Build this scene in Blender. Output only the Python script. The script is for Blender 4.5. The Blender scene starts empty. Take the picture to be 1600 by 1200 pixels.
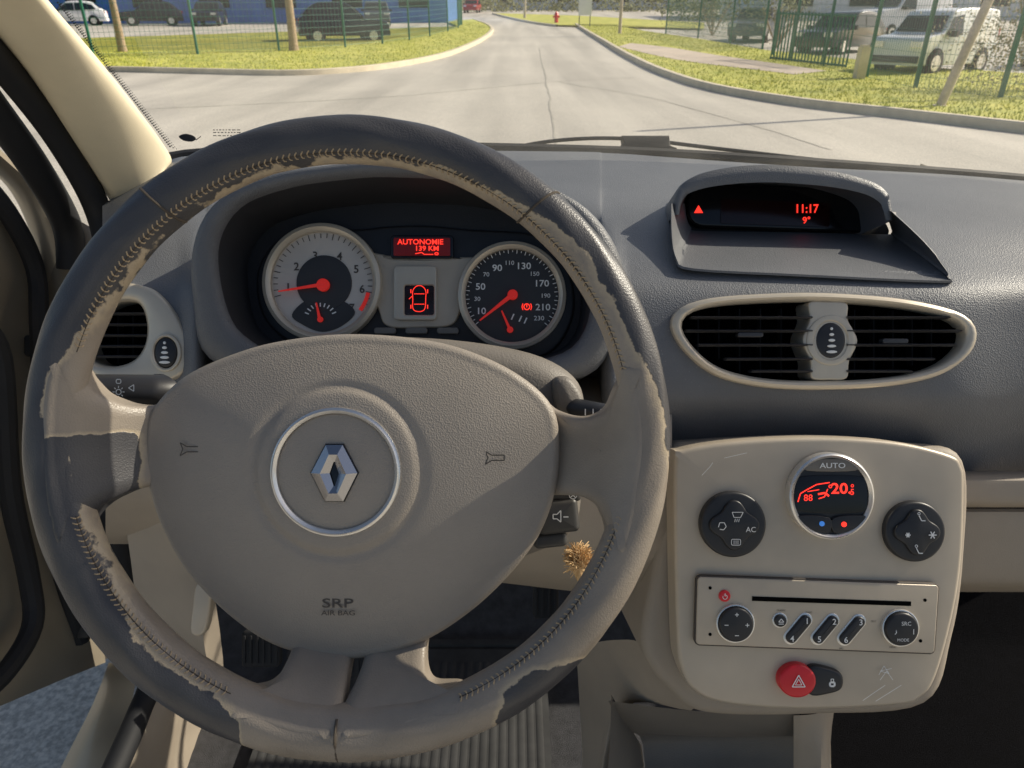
import bpy, bmesh, math, random
from mathutils import Vector as V, Matrix
random.seed(4)
sc=bpy.context.scene
# ---------------------------------------------------------------- frame of the dash panels
H=1.35; P=math.radians(26.97); FL=1110.0
CAM=V((0,0,H)); R=V((1,0,0)); F=V((0,math.cos(P),-math.sin(P))); U=V((0,math.sin(P),math.cos(P))); N=-F
def S(x,y,d,w=0.0):
    return CAM+F*(d-w)+R*((x-800)/FL*d)+U*((600-y)/FL*d)
K=.03; Y0=18.0; Y1=150.0
def gz(y): return 0.0 if y<Y0 else K*(min(y,Y1)-Y0)
def G(x,y):
    D=F+R*((x-800)/FL)+U*((600-y)/FL)
    t=1e9
    if D.z<0: t=-H/D.z
    if D.y*t>Y0: t=(H+Y0*K)/(K*D.y-D.z)
    p=CAM+D*t
    return V((p.x,p.y,gz(p.y)))
# ---------------------------------------------------------------- materials
def mat(name,col,rough=.5,metal=0,var=.1,vs=8,bump=0,bs=900,emit=0,kind='noise',col2=None,spec=.5,coat=0,dist=.0006,dust=0):
    m=bpy.data.materials.new(name); m.use_nodes=True
    nt=m.node_tree; n=nt.nodes; l=nt.links; b=n['Principled BSDF']
    tc=n.new('ShaderNodeTexCoord')
    nz=n.new('ShaderNodeTexNoise'); nz.inputs['Scale'].default_value=vs; nz.inputs['Detail'].default_value=4; nz.inputs['Roughness'].default_value=.65
    l.new(tc.outputs['Object'],nz.inputs['Vector'])
    mr=n.new('ShaderNodeMapRange'); mr.inputs[1].default_value=.3; mr.inputs[2].default_value=.7
    l.new(nz.outputs['Fac'],mr.inputs[0])
    mx=n.new('ShaderNodeMix'); mx.data_type='RGBA'
    c2=col2 if col2 else tuple(min(1,c*(1+var)) for c in col); c1=col if col2 else tuple(c*(1-var) for c in col)
    mx.inputs[6].default_value=(*c1,1); mx.inputs[7].default_value=(*c2,1)
    l.new(mr.outputs[0],mx.inputs[0]); out=mx.outputs[2]
    if dust:
        vo=n.new('ShaderNodeTexVoronoi'); vo.inputs['Scale'].default_value=170; l.new(tc.outputs['Object'],vo.inputs['Vector'])
        d1=n.new('ShaderNodeMapRange'); d1.inputs[1].default_value=.13; d1.inputs[2].default_value=.06; d1.inputs[3].default_value=0; d1.inputs[4].default_value=1; l.new(vo.outputs['Distance'],d1.inputs[0])
        d2=n.new('ShaderNodeMapRange'); d2.inputs[1].default_value=.52; d2.inputs[2].default_value=.66; d2.inputs[3].default_value=0; d2.inputs[4].default_value=dust; l.new(nz.outputs['Fac'],d2.inputs[0])
        mu=n.new('ShaderNodeMath'); mu.operation='MULTIPLY'; l.new(d1.outputs[0],mu.inputs[0]); l.new(d2.outputs[0],mu.inputs[1])
        m3=n.new('ShaderNodeMix'); m3.data_type='RGBA'; m3.inputs[7].default_value=(.5,.48,.42,1); l.new(mu.outputs[0],m3.inputs[0]); l.new(out,m3.inputs[6]); out=m3.outputs[2]
    l.new(out,b.inputs['Base Color'])
    rr=n.new('ShaderNodeMapRange'); rr.inputs[3].default_value=max(0,rough-.07); rr.inputs[4].default_value=min(1,rough+.07)
    l.new(nz.outputs['Fac'],rr.inputs[0]); l.new(rr.outputs[0],b.inputs['Roughness'])
    b.inputs['Metallic'].default_value=metal; b.inputs['Specular IOR Level'].default_value=spec
    b.inputs['Coat Weight'].default_value=coat; b.inputs['Coat Roughness'].default_value=.08
    if emit:
        b.inputs['Emission Color'].default_value=(*col,1); b.inputs['Emission Strength'].default_value=emit
    if bump:
        if kind=='voronoi':
            t=n.new('ShaderNodeTexVoronoi'); t.feature='F1'; o=t.outputs['Distance']
        else:
            t=n.new('ShaderNodeTexNoise'); t.inputs['Detail'].default_value=2; o=t.outputs['Fac']
        t.inputs['Scale'].default_value=bs; l.new(tc.outputs['Object'],t.inputs['Vector'])
        bp=n.new('ShaderNodeBump'); bp.inputs['Strength'].default_value=bump; bp.inputs['Distance'].default_value=dist
        l.new(o,bp.inputs['Height']); l.new(bp.outputs[0],b.inputs['Normal'])
    return m
def rimmat(name):
    m=mat(name,(.275,.235,.19),.38,0,.16,14,.35,1000,kind='voronoi',dist=.0004)
    nt=m.node_tree;n=nt.nodes;l=nt.links;b=n['Principled BSDF']
    tc=n.new('ShaderNodeTexCoord')
    at=n.new('ShaderNodeAttribute'); at.attribute_name='wear'
    def noise(s,d,amp):
        z=n.new('ShaderNodeTexNoise'); z.inputs['Scale'].default_value=s; z.inputs['Detail'].default_value=d; z.inputs['Roughness'].default_value=.6
        l.new(tc.outputs['Object'],z.inputs['Vector'])
        q=n.new('ShaderNodeMath'); q.operation='MULTIPLY_ADD'; q.inputs[1].default_value=amp; q.inputs[2].default_value=-amp/2
        l.new(z.outputs['Fac'],q.inputs[0]); return q
    a=noise(30,6,.95); c=noise(210,2,.18)
    s1=n.new('ShaderNodeMath'); l.new(at.outputs['Fac'],s1.inputs[0]); l.new(a.outputs[0],s1.inputs[1])
    s2=n.new('ShaderNodeMath'); l.new(s1.outputs[0],s2.inputs[0]); l.new(c.outputs[0],s2.inputs[1])
    mr=n.new('ShaderNodeMapRange'); mr.inputs[1].default_value=-.02; mr.inputs[2].default_value=.02; l.new(s2.outputs[0],mr.inputs[0])
    old=b.inputs['Base Color'].links[0].from_socket
    m2=n.new('ShaderNodeMapRange'); m2.inputs[1].default_value=-.22; m2.inputs[2].default_value=-.03; m2.inputs[4].default_value=.65; l.new(s2.outputs[0],m2.inputs[0])
    mp=n.new('ShaderNodeMix'); mp.data_type='RGBA'; mp.inputs[7].default_value=(.50,.405,.27,1); l.new(m2.outputs[0],mp.inputs[0]); l.new(old,mp.inputs[6])
    dk=n.new('ShaderNodeMix'); dk.data_type='RGBA'; dk.inputs[6].default_value=(.022,.024,.032,1); dk.inputs[7].default_value=(.095,.09,.088,1)
    z=n.new('ShaderNodeTexNoise'); z.inputs['Scale'].default_value=25; z.inputs['Detail'].default_value=5; l.new(tc.outputs['Object'],z.inputs['Vector']); l.new(z.outputs['Fac'],dk.inputs[0])
    mx=n.new('ShaderNodeMix'); mx.data_type='RGBA'
    l.new(mr.outputs[0],mx.inputs[0]); l.new(mp.outputs[2],mx.inputs[6]); l.new(dk.outputs[2],mx.inputs[7]); l.new(mx.outputs[2],b.inputs['Base Color'])
    bp0=b.inputs['Normal'].links[0].from_node
    bp=n.new('ShaderNodeBump'); bp.inputs['Strength'].default_value=.4; bp.inputs['Distance'].default_value=.0005
    l.new(mr.outputs[0],bp.inputs['Height']); l.new(bp0.outputs[0],bp.inputs['Normal']); l.new(bp.outputs[0],b.inputs['Normal'])
    return m
M={}
M['rim']=rimmat('worn_leather')
M['cover']=mat('airbag_vinyl',(.315,.275,.23),.42,0,.05,20,.45,1050,kind='voronoi',dist=.0005)
M['pad']=mat('dash_vinyl',(.138,.143,.152),.46,0,.15,5,.7,750,kind='voronoi',dist=.0005,dust=.4)
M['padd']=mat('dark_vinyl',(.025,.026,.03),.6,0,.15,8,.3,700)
M['shroud']=mat('shroud_plastic',(.19,.17,.145),.5,0,.1,10,.6,700,dust=.4)
M['taupe']=mat('console_taupe',(.52,.445,.345),.38,.12,.12,7,.15,1500,dust=.3)
M['taupe2']=mat('lower_trim_taupe',(.36,.305,.24),.6,0,.1,7,.4,900)
M['beige']=mat('pillar_beige',(.76,.67,.48),.75,0,.05,12,.3,1200)
M['bezel']=mat('satin_bezel',(.60,.53,.42),.35,.3,.06,20)
M['chrome']=mat('chrome',(.42,.42,.44),.2,1,.03,5)
M['satin']=mat('satin_metal',(.80,.78,.74),.28,.75,.04,15)
M['black']=mat('black_plastic',(.022,.022,.024),.42,0,.2,20)
M['remote']=mat('remote_plastic',(.05,.048,.045),.45,0,.2,20)
M['slat']=mat('vent_plastic',(.045,.045,.048),.45,0,.2,20,spec=.5)
M['fin']=mat('vent_fin',(.012,.012,.013),.6,0,.2,20,spec=.2)
M['void']=mat('duct_black',(.003,.003,.003),.9,0,.2,20,spec=.05)
M['gloss']=mat('gloss_black',(.006,.006,.007),.14,0,.1,10)
M['rubber']=mat('rubber',(.013,.014,.017),.7,0,.2,15)
M['mark']=mat('white_marking',(.85,.85,.82),.6,0,.02)
M['darkmark']=mat('embossed_marking',(.07,.058,.048),.6)
M['red']=mat('red_display',(1,.035,.02),.5,emit=1.5)
M['redp']=mat('red_plastic',(.70,.02,.03),.3)
M['needle']=mat('red_needle',(.8,.03,.02),.4,emit=.25)
M['screen']=mat('display_dark_red',(.018,.003,.003),.2)
M['screen2']=mat('display_red_glow',(.16,.006,.005),.2,emit=.15)
M['dialg']=mat('grey_dial',(.62,.57,.51),.5)
M['diald']=mat('dark_dial',(.035,.035,.037),.5)
M['thread']=mat('thread',(.42,.32,.20),.8)
M['seam']=mat('seam_thread',(.07,.055,.04),.8)
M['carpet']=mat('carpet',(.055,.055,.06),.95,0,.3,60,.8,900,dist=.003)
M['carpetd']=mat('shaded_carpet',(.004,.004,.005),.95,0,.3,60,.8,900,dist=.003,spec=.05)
M['mat']=mat('rubber_mat',(.06,.06,.06),.9,0,.2,20,spec=.2)
M['doorpaint']=mat('door_paint',(.36,.31,.235),.4,.25,.10,5,coat=.3)
M['blue']=mat('blue_dot',(.05,.2,.6),.4,emit=.6)
M['fluff']=mat('pendant_fabric',(.65,.44,.22),.9,0,.2,60)
M['conc']=mat('kerb_concrete',(.70,.61,.45),.85,0,.15,3,.4,60,dist=.01)
M['green']=mat('green_paint',(.02,.16,.10),.5)
M['wood']=mat('pole_wood',(.55,.46,.37),.85,0,.2,8)
M['bark']=mat('bark',(.40,.30,.20),.9,0,.3,15,.8,40,dist=.02)
M['white']=mat('white_paint',(.85,.85,.82),.3,0,.03,2,coat=.5)
M['dcar']=mat('dark_car_paint',(.02,.023,.03),.25,.3,.1,2,coat=.6)
M['gcar']=mat('grey_car_paint',(.12,.13,.14),.3,.5,.1,2,coat=.6)
M['rcar']=mat('red_car_paint',(.4,.02,.02),.3,0,.1,2,coat=.6)
M['glassd']=mat('car_glass',(.02,.025,.03),.08,0,.1,2)
M['tyre']=mat('tyre',(.015,.015,.015),.8)
M['lamp']=mat('tail_lamp',(.4,.02,.02),.2)
M['wall']=mat('white_cladding',(.82,.82,.82),.6,0,.06,1)
M['bluewall']=mat('blue_cladding',(.11,.25,.62),.6,0,.15,1)
M['hedge']=mat('hedge_leaves',(.07,.095,.025),.8,0,.5,3,col2=(.24,.23,.08))
M['twig']=mat('dry_leaves',(.26,.23,.10),.8,0,.5,3,col2=(.50,.42,.22))
M['blade']=mat('grass_blades',(.36,.42,.04),.7,0,.4,2,col2=(.74,.70,.12))
def asphalt():
    m=mat('asphalt',(.56,.515,.435),.7,0,.10,.22,.5,70,dist=.004)
    nt=m.node_tree;n=nt.nodes;l=nt.links;b=n['Principled BSDF']
    tc=n.new('ShaderNodeTexCoord'); old=b.inputs['Base Color'].links[0].from_socket
    z=n.new('ShaderNodeTexNoise'); z.inputs['Scale'].default_value=90; z.inputs['Detail'].default_value=3; l.new(tc.outputs['Object'],z.inputs['Vector'])
    mr=n.new('ShaderNodeMapRange'); mr.inputs[1].default_value=.35; mr.inputs[2].default_value=.65; mr.inputs[3].default_value=.72; mr.inputs[4].default_value=1.28; l.new(z.outputs['Fac'],mr.inputs[0])
    mu=n.new('ShaderNodeVectorMath'); mu.operation='SCALE'; l.new(old,mu.inputs[0]); l.new(mr.outputs[0],mu.inputs['Scale'])
    mp=n.new('ShaderNodeMapping'); mp.inputs['Scale'].default_value=(.9,.05,1); mp.inputs['Rotation'].default_value=(0,0,-.12); l.new(tc.outputs['Object'],mp.inputs[0])
    wn=n.new('ShaderNodeTexNoise'); wn.inputs['Scale'].default_value=1; wn.inputs['Detail'].default_value=4; l.new(mp.outputs[0],wn.inputs['Vector'])
    cr=n.new('ShaderNodeMapRange'); cr.inputs[1].default_value=.35; cr.inputs[2].default_value=.65; cr.inputs[3].default_value=.80; cr.inputs[4].default_value=1.12; l.new(wn.outputs['Fac'],cr.inputs[0])
    m2=n.new('ShaderNodeVectorMath'); m2.operation='SCALE'; l.new(mu.outputs[0],m2.inputs[0]); l.new(cr.outputs[0],m2.inputs['Scale'])
    l.new(m2.outputs[0],b.inputs['Base Color'])
    return m
M['asphalt']=asphalt()
M['seal']=mat('crack_sealing',(.40,.37,.31),.7,0,.2,2)
M['ground']=mat('gravel_ground',(.34,.31,.27),.9,0,.2,.5,.5,30,dist=.01)
M['grass']=mat('grass_ground',(.33,.37,.045),.9,0,.4,1.2,.8,25,dist=.03,col2=(.68,.63,.14))
M['path']=mat('path_gravel',(.58,.48,.38),.9,0,.15,1)
def glassmat():
    m=bpy.data.materials.new('windscreen_glass'); m.use_nodes=True; nt=m.node_tree;n=nt.nodes;l=nt.links
    n.remove(n['Principled BSDF']); o=n['Material Output']
    tr=n.new('ShaderNodeBsdfTransparent'); tr.inputs[0].default_value=(.99,.99,.98,1)
    gl=n.new('ShaderNodeBsdfGlossy'); gl.inputs['Roughness'].default_value=.02
    df=n.new('ShaderNodeBsdfTranslucent'); df.inputs[0].default_value=(1,.95,.82,1)
    tc=n.new('ShaderNodeTexCoord'); z=n.new('ShaderNodeTexNoise'); z.inputs['Scale'].default_value=9; z.inputs['Detail'].default_value=6; l.new(tc.outputs['Object'],z.inputs[0])
    v=n.new('ShaderNodeTexVoronoi'); v.inputs['Scale'].default_value=90; l.new(tc.outputs['Object'],v.inputs['Vector'])
    sp=n.new('ShaderNodeMapRange'); sp.inputs[1].default_value=.08; sp.inputs[2].default_value=.03; sp.inputs[3].default_value=0; sp.inputs[4].default_value=.14; l.new(v.outputs['Distance'],sp.inputs[0])
    mr=n.new('ShaderNodeMapRange'); mr.inputs[1].default_value=.35; mr.inputs[2].default_value=.7; mr.inputs[3].default_value=.03; mr.inputs[4].default_value=.08; l.new(z.outputs['Fac'],mr.inputs[0])
    ad=n.new('ShaderNodeMath'); l.new(sp.outputs[0],ad.inputs[0]); l.new(mr.outputs[0],ad.inputs[1])
    m1=n.new('ShaderNodeMixShader'); l.new(ad.outputs[0],m1.inputs[0]); l.new(tr.outputs[0],m1.inputs[1]); l.new(df.outputs[0],m1.inputs[2])
    m2=n.new('ShaderNodeMixShader'); m2.inputs[0].default_value=.03; l.new(m1.outputs[0],m2.inputs[1]); l.new(gl.outputs[0],m2.inputs[2])
    l.new(m2.outputs[0],o.inputs[0]); return m
M['glass']=glassmat()
# ---------------------------------------------------------------- mesh builder
ORG={}
class B:
    def __init__(s): s.v=[];s.f=[];s.m=[];s.w=[]
    def add(s,vs,fs,m=0,w=None):
        o=len(s.v); s.v+= [V(p) for p in vs]; s.f+=[tuple(i+o for i in f) for f in fs]; s.m+=[m]*len(fs)
        s.w+= (w if w else [0]*len(vs))
    def obj(s,name,mats,parent=None,ang=35,wear=False,**kw):
        me=bpy.data.meshes.new(name)
        c=V((0,0,0))
        for p in s.v: c+=p
        c/=max(1,len(s.v))
        me.from_pydata([tuple(p-c) for p in s.v],[],s.f)
        if isinstance(mats,str): mats=[mats]
        for k in mats: me.materials.append(M[k])
        me.polygons.foreach_set('material_index',s.m)
        if wear:
            a=me.attributes.new('wear','FLOAT','POINT'); a.data.foreach_set('value',s.w)
        bm=bmesh.new(); bm.from_mesh(me); bmesh.ops.recalc_face_normals(bm,faces=bm.faces[:]); bm.to_mesh(me); bm.free()
        me.shade_smooth(); me.set_sharp_from_angle(angle=math.radians(ang))
        ob=bpy.data.objects.new(name,me); sc.collection.objects.link(ob)
        ORG[ob]=c
        if parent is not None:
            ob.parent=parent; ob.location=c-ORG[parent]
        else: ob.location=c
        for k,v in kw.items(): ob[k]=v
        return ob
def thing(name,label,cat,at,group=None):
    e=bpy.data.objects.new(name,None); e.empty_display_size=.05; sc.collection.objects.link(e); e.location=at; ORG[e]=V(at)
    e['label']=label; e['category']=cat
    if group: e['group']=group
    return e
def part(name,parent,at=None):
    e=bpy.data.objects.new(name,None); e.empty_display_size=.02; sc.collection.objects.link(e)
    at=V(at) if at is not None else ORG[parent]
    e.parent=parent; e.location=at-ORG[parent]; ORG[e]=V(at); return e
def loft(b,rings,closed=True,m=0,cap0=False,cap1=False,ms=None,ws=None):
    n=len(rings[0]); vs=[p for r in rings for p in r]; k=n if closed else n-1
    w=[x for r in ws for x in r] if ws else None
    o=len(b.v); b.add(vs,[],0,w)
    for i in range(len(rings)-1):
        for j in range(k):
            a=o+i*n+j; c=o+i*n+(j+1)%n
            b.f.append((a,c,c+n,a+n)); b.m.append(ms[i] if ms else m)
    if cap0: b.f.append(tuple(range(o+n-1,o-1,-1))); b.m.append(ms[0] if ms else m)
    if cap1: b.f.append(tuple(range(o+(len(rings)-1)*n,o+len(rings)*n))); b.m.append(ms[-1] if ms else m)
def crp(a,b,c,d,t): return .5*((2*b)+(c-a)*t+(2*a-5*b+4*c-d)*t*t+(3*b-a-3*c+d)*t**3)
def cr(pts,n=6):
    q=[V(p) for p in pts]; k=len(q); out=[]
    for i in range(k):
        for j in range(n): out.append(crp(q[i-1],q[i],q[(i+1)%k],q[(i+2)%k],j/n))
    return [tuple(p) for p in out]
def co(pts,n=6):
    q=[V(p) for p in pts]; k=len(q); out=[]
    for i in range(k-1):
        for j in range(n): out.append(crp(q[max(0,i-1)],q[i],q[i+1],q[min(k-1,i+2)],j/n))
    out.append(q[-1]); return out
def surf(b,rows,nu=4,nv=4,m=0):
    rs=[co(r,nu) for r in rows]
    cols=[co([r[i] for r in rs],nv) for i in range(len(rs[0]))]
    loft(b,cols,closed=False,m=m)
def ell(cx,cy,rx,ry=None,n=40):
    ry=ry or rx
    return [(cx+rx*math.cos(2*math.pi*i/n),cy+ry*math.sin(2*math.pi*i/n)) for i in range(n)]
def rr(cx,cy,w,h,r,rot=0,n=5):
    o=[]
    for sx,sy,a0 in ((1,1,0),(-1,1,90),(-1,-1,180),(1,-1,270)):
        for i in range(n+1):
            a=math.radians(a0+90*i/n); o.append((sx*(w/2-r)+r*math.cos(a),sy*(h/2-r)+r*math.sin(a)))
    c,s=math.cos(math.radians(rot)),math.sin(math.radians(rot))
    return [(cx+x*c-y*s,cy+x*s+y*c) for x,y in o]
def inset(o,e):
    n=len(o); A=sum(o[i][0]*o[(i+1)%n][1]-o[(i+1)%n][0]*o[i][1] for i in range(n)); s=1 if A>0 else -1
    out=[]
    for i in range(n):
        p=o[i-1];q=o[(i+1)%n]; tx,ty=q[0]-p[0],q[1]-p[1]; L=math.hypot(tx,ty) or 1
        out.append((o[i][0]-s*ty/L*e,o[i][1]+s*tx/L*e))
    return out
def pillow(b,o,d,thick=.008,bev=.0015,dome=0,nr=0,m=0,w=0,wf=None,nb=4,wo=None):
    px=d/FL; rings=[];ws=[]
    def ad(ol,ww):
        rings.append([S(x,y,d,ww+(wo(x,y) if wo else 0)) for x,y in ol]); ws.append([wf(x,y) if wf else 0 for x,y in ol])
    ad(o,w-thick)
    for k in range(nb+1):
        a=math.pi/2*k/nb; ad(inset(o,bev*(1-math.cos(a))/px),w-bev*(1-math.sin(a)))
    ol=inset(o,bev/px)
    if nr:
        cx=sum(p[0] for p in ol)/len(ol); cy=sum(p[1] for p in ol)/len(ol)
        for k in range(1,nr+1):
            s=1-k/nr; s=max(s,.02)
            ad([(cx+(x-cx)*s,cy+(y-cy)*s) for x,y in ol],w+dome*(1-s*s))
    loft(b,rings,m=m,cap1=True,ws=ws)
def polar(o,c,n=96):
    out=[]; k=len(o)
    for i in range(n):
        a=2*math.pi*i/n; dx,dy=math.cos(a),math.sin(a); best=None
        for j in range(k):
            x1,y1=o[j][0]-c[0],o[j][1]-c[1]; x2,y2=o[(j+1)%k][0]-c[0],o[(j+1)%k][1]-c[1]
            ex,ey=x2-x1,y2-y1; den=dx*ey-dy*ex
            if abs(den)<1e-9: continue
            t=(x1*ey-y1*ex)/den; s=(x1*dy-y1*dx)/den
            if t>0 and -1e-6<=s<=1+1e-6 and (best is None or t>best): best=t
        best=best or 1
        out.append((c[0]+dx*best,c[1]+dy*best))
    return out
def lerp2(a,b,t): return [(p[0]+(q[0]-p[0])*t,p[1]+(q[1]-p[1])*t) for p,q in zip(a,b)]
def inside(p,po):
    c=False;j=len(po)-1
    for i in range(len(po)):
        if (po[i][1]>p[1])!=(po[j][1]>p[1]) and p[0]<(po[j][0]-po[i][0])*(p[1]-po[i][1])/(po[j][1]-po[i][1])+po[i][0]: c=not c
        j=i
    return c
def ringplate(b,O,I,c,d,thick=.01,bev=.0015,m=0,w=0,crown=0,n=96,idep=None):
    O=polar(O,c,n); I=polar(I,c,n); px=d/FL
    r=[[S(x,y,d,w-thick) for x,y in O],[S(x,y,d,w-bev) for x,y in O],[S(x,y,d,w-bev*.3) for x,y in inset(O,bev*.3/px)],[S(x,y,d,w) for x,y in inset(O,bev/px)]]
    r.append([S(x,y,d,w+crown) for x,y in lerp2(O,I,.5)])
    r+=[[S(x,y,d,w) for x,y in inset(I,-bev/px)],[S(x,y,d,w-bev) for x,y in I],[S(x,y,d,w-(idep or thick)) for x,y in I]]
    loft(b,r,m=m)
def tube(b,pts,rad,n=10,m=0,closed=False,flat=1,up=None,caps=True):
    pts=[V(p) for p in pts]; k=len(pts); rings=[]
    prev=None
    for i,p in enumerate(pts):
        if closed: t=pts[(i+1)%k]-pts[i-1]
        else: t=pts[min(k-1,i+1)]-pts[max(0,i-1)]
        t.normalize()
        if prev is None:
            u=up or (V((0,0,1)) if abs(t.z)<.9 else V((1,0,0)))
        else: u=prev
        a=(u-t*u.dot(t)).normalized(); prev=a; c=t.cross(a)
        r=rad(i/(k-1)) if callable(rad) else rad
        rings.append([p+a*(r*flat*math.cos(2*math.pi*j/n))+c*(r*math.sin(2*math.pi*j/n)) for j in range(n)])
    if closed: rings.append(rings[0])
    loft(b,rings,m=m,cap0=caps and not closed,cap1=caps and not closed)
def box(b,c,sz,rot=None,m=0):
    vs=[]
    for x in (-.5,.5):
        for y in (-.5,.5):
            for z in (-.5,.5):
                p=V((x*sz[0],y*sz[1],z*sz[2])); p=(rot@p) if rot else p; vs.append(V(c)+p)
    b.add(vs,[(0,1,3,2),(4,6,7,5),(0,4,5,1),(2,3,7,6),(0,2,6,4),(1,5,7,3)],m)
LN=[0]
def line(b,pts,d,wd,w=0,m=0,closed=False):
    px=pts+[pts[0]] if closed else pts
    for i in range(len(px)-1):
        (x1,y1),(x2,y2)=px[i],px[i+1]; L=math.hypot(x2-x1,y2-y1) or 1; nx,ny=-(y2-y1)/L*wd/2,(x2-x1)/L*wd/2
        LN[0]=(LN[0]+1)%7; ww=w+LN[0]*.00002
        b.add([S(x1+nx,y1+ny,d,ww),S(x2+nx,y2+ny,d,ww),S(x2-nx,y2-ny,d,ww),S(x1-nx,y1-ny,d,ww)],[(0,1,2,3)],m)
TX={}
def text(b,s,x,y,d,h,w=.001,m=0,sx=1,bold=0):
    if (s,bold) not in TX:
        cu=bpy.data.curves.new('t','FONT'); cu.body=s; cu.size=1; cu.align_x='CENTER'; cu.align_y='CENTER'; cu.offset=bold; cu.resolution_u=3
        ob=bpy.data.objects.new('t',cu); sc.collection.objects.link(ob); bpy.context.view_layer.update()
        me=bpy.data.meshes.new_from_object(ob.evaluated_get(bpy.context.evaluated_depsgraph_get()))
        TX[(s,bold)]=([v.co.copy() for v in me.vertices],[tuple(p.vertices) for p in me.polygons])
        bpy.data.objects.remove(ob); bpy.data.curves.remove(cu); bpy.data.meshes.remove(me)
    vs,fs=TX[(s,bold)]; k=h/.7
    b.add([S(x+v.x*k*sx,y-v.y*k,d,w) for v in vs],fs,m)
# ================================================================ STEERING WHEEL
CX,CY,DW=544,684,.41; px=DW/FL
wheel=thing('steering_wheel','worn taupe leather steering wheel with peeling dark coating','steering wheel',S(CX,CY,.43))
def interp(x,xs,ys):
    if x<=xs[0]: return ys[0]
    for i in range(len(xs)-1):
        if x<=xs[i+1]: return ys[i]+(ys[i+1]-ys[i])*(x-xs[i])/(xs[i+1]-xs[i])
    return ys[-1]
TH=[0,8,20,45,52,58,90,128,150,160,168,176,183,196,208,216,224,234,243,250,254,294,298,303,310,316,322,345,352,360]
TV=[.80,.70,.55,.42,.30,.14,.08,.06,.10,.20,.50,.42,.08,.02,.04,.14,.34,.26,.22,.62,1.6,1.6,.85,.42,.46,.8,1.6,1.6,1.3,.80]
def thick(th): return 74+13*max(0,math.cos(math.radians(th-195)))+9*max(0,math.cos(math.radians(th-270)))
FLT=.84
def rimp(th,ph,ex=0):
    T=thick(th)*px; rc=503*px-T/2; a=math.radians(th); f=math.radians(ph)
    rad=rc+(T/2+ex)*math.cos(f)
    return S(CX,CY,DW)+R*(rad*math.cos(a))+U*(rad*math.sin(a))+N*((T/2*FLT+ex)*math.sin(f))
b=B(); rings=[];ws=[]
for i in range(720):
    th=i*.5; rings.append([rimp(th,j*9,.0003*math.sin(th*.31+j)*math.sin(th*.13)) for j in range(40)])
    t0=interp(th,TH,TV)
    ws.append([((1+math.cos(math.radians(j*9)))/2-t0)*1.3 for j in range(40)])
rings.append(rings[0]); ws.append(ws[0]); loft(b,rings,ws=ws)
b.obj('rim',['rim'],wheel,wear=True)
arcs=((14,162),(196,246),(294,346))
for a0,a1 in arcs:
    b=B()
    k0=int((a1-a0)/1.24)
    for i in range(k0):
        th=a0+i*1.24
        for k in (-1,1):
            tube(b,[rimp(th,136+k*9,-.0001),rimp(th+.28,136+k*6,.0007),rimp(th+.5,136+k*1,.0004)],.00042,5)
    b.obj('stitching',['thread'],wheel)
    b=B(); tube(b,[rimp(a0+(a1-a0)*k/60,136,.00005) for k in range(61)],.00035,6); b.obj('rim_seam',['seam'],wheel)
for t0,t1 in ((49,52),(130,127)):
    b=B(); tube(b,[rimp(t0+(t1-t0)*k/20,-10+200*k/20,.0001) for k in range(21)],.0008,6); b.obj('rim_seam',['seam'],wheel)
def ss(x,a,c):
    t=min(1,max(0,(x-a)/(c-a))); return t*t*(3-2*t)
def wspk(x,y,rng=140):
    dx,dy=x-CX,CY-y; r=math.hypot(dx,dy); th=math.degrees(math.atan2(dy,dx))%360
    T=thick(th); rc=503-T/2; cst=T/2*px*FLT
    if r>rc: return cst*math.sqrt(max(.05,1-((r-rc)/(T/2))**2))-.0012
    return cst+.0004-(.040+cst)*ss(rc-r,6,rng)
def spoke(pts,wf,name='spoke',th=.022,rng=140):
    b=B(); o=cr(pts,8); pillow(b,o,DW,th,.008,.0,26,wf=wf,nb=8,wo=lambda x,y:wspk(x,y,rng)); b.obj(name,['rim'],wheel,wear=True,ang=75)
spoke([(82,600),(100,560),(118,560),(132,595),(150,622),(190,636),(290,610),(290,785),(200,772),(160,784),(140,806),(128,840),(100,850),(84,780),(78,690)],lambda x,y:-.7+.95*ss(y,655,690)*(1-ss(x,170,215)),rng=150)
spoke([(820,610),(880,645),(920,655),(950,640),(966,600),(985,565),(1004,620),(1010,690),(1002,770),(980,860),(955,860),(944,812),(918,786),(820,780)],lambda x,y:-.8,rng=150)
spoke([(395,930),(532,940),(530,1060),(534,1110),(533,1146),(490,1142),(430,1128),(368,1100),(376,1084),(412,1080),(430,1056),(428,1010)],lambda x,y:-.8,rng=130)
spoke([(552,940),(690,925),(664,1010),(656,1052),(672,1080),(720,1078),(728,1094),(660,1126),(590,1143),(535,1146),(534,1110),(552,1060)],lambda x,y:-.8,rng=130)
b=B(); tube(b,[S(532.5,y,DW,wspk(532.5,y)+.0006) for y in (1112,1122,1132,1142,1152,1162,1172,1180)],.0008,6); b.obj('rim_seam',['seam'],wheel)
CO=cr([(238,645),(290,592),(380,553),(460,535),(545,528),(640,534),(720,551),(800,587),(855,635),(868,690),(862,765),(837,835),(788,900),(722,960),(645,1005),(545,1027),(445,1012),(370,969),(300,900),(255,824),(232,750),(229,690)],6)
ec=(535,732)
CP=inset(polar(CO,ec,160),-7); d=.437; rings=[]
rings.append([S(x,y,d,-.03) for x,y in CP])
for k in range(8):
    a=math.pi/2*k/7; rings.append([S(x,y,d,-.006+.006*math.sin(a)) for x,y in inset(CP,.006*(1-math.cos(a))/(d/FL))])
base=inset(CP,.006/(d/FL))
def hgt(s): return .016*(1-s**2.2)
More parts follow.
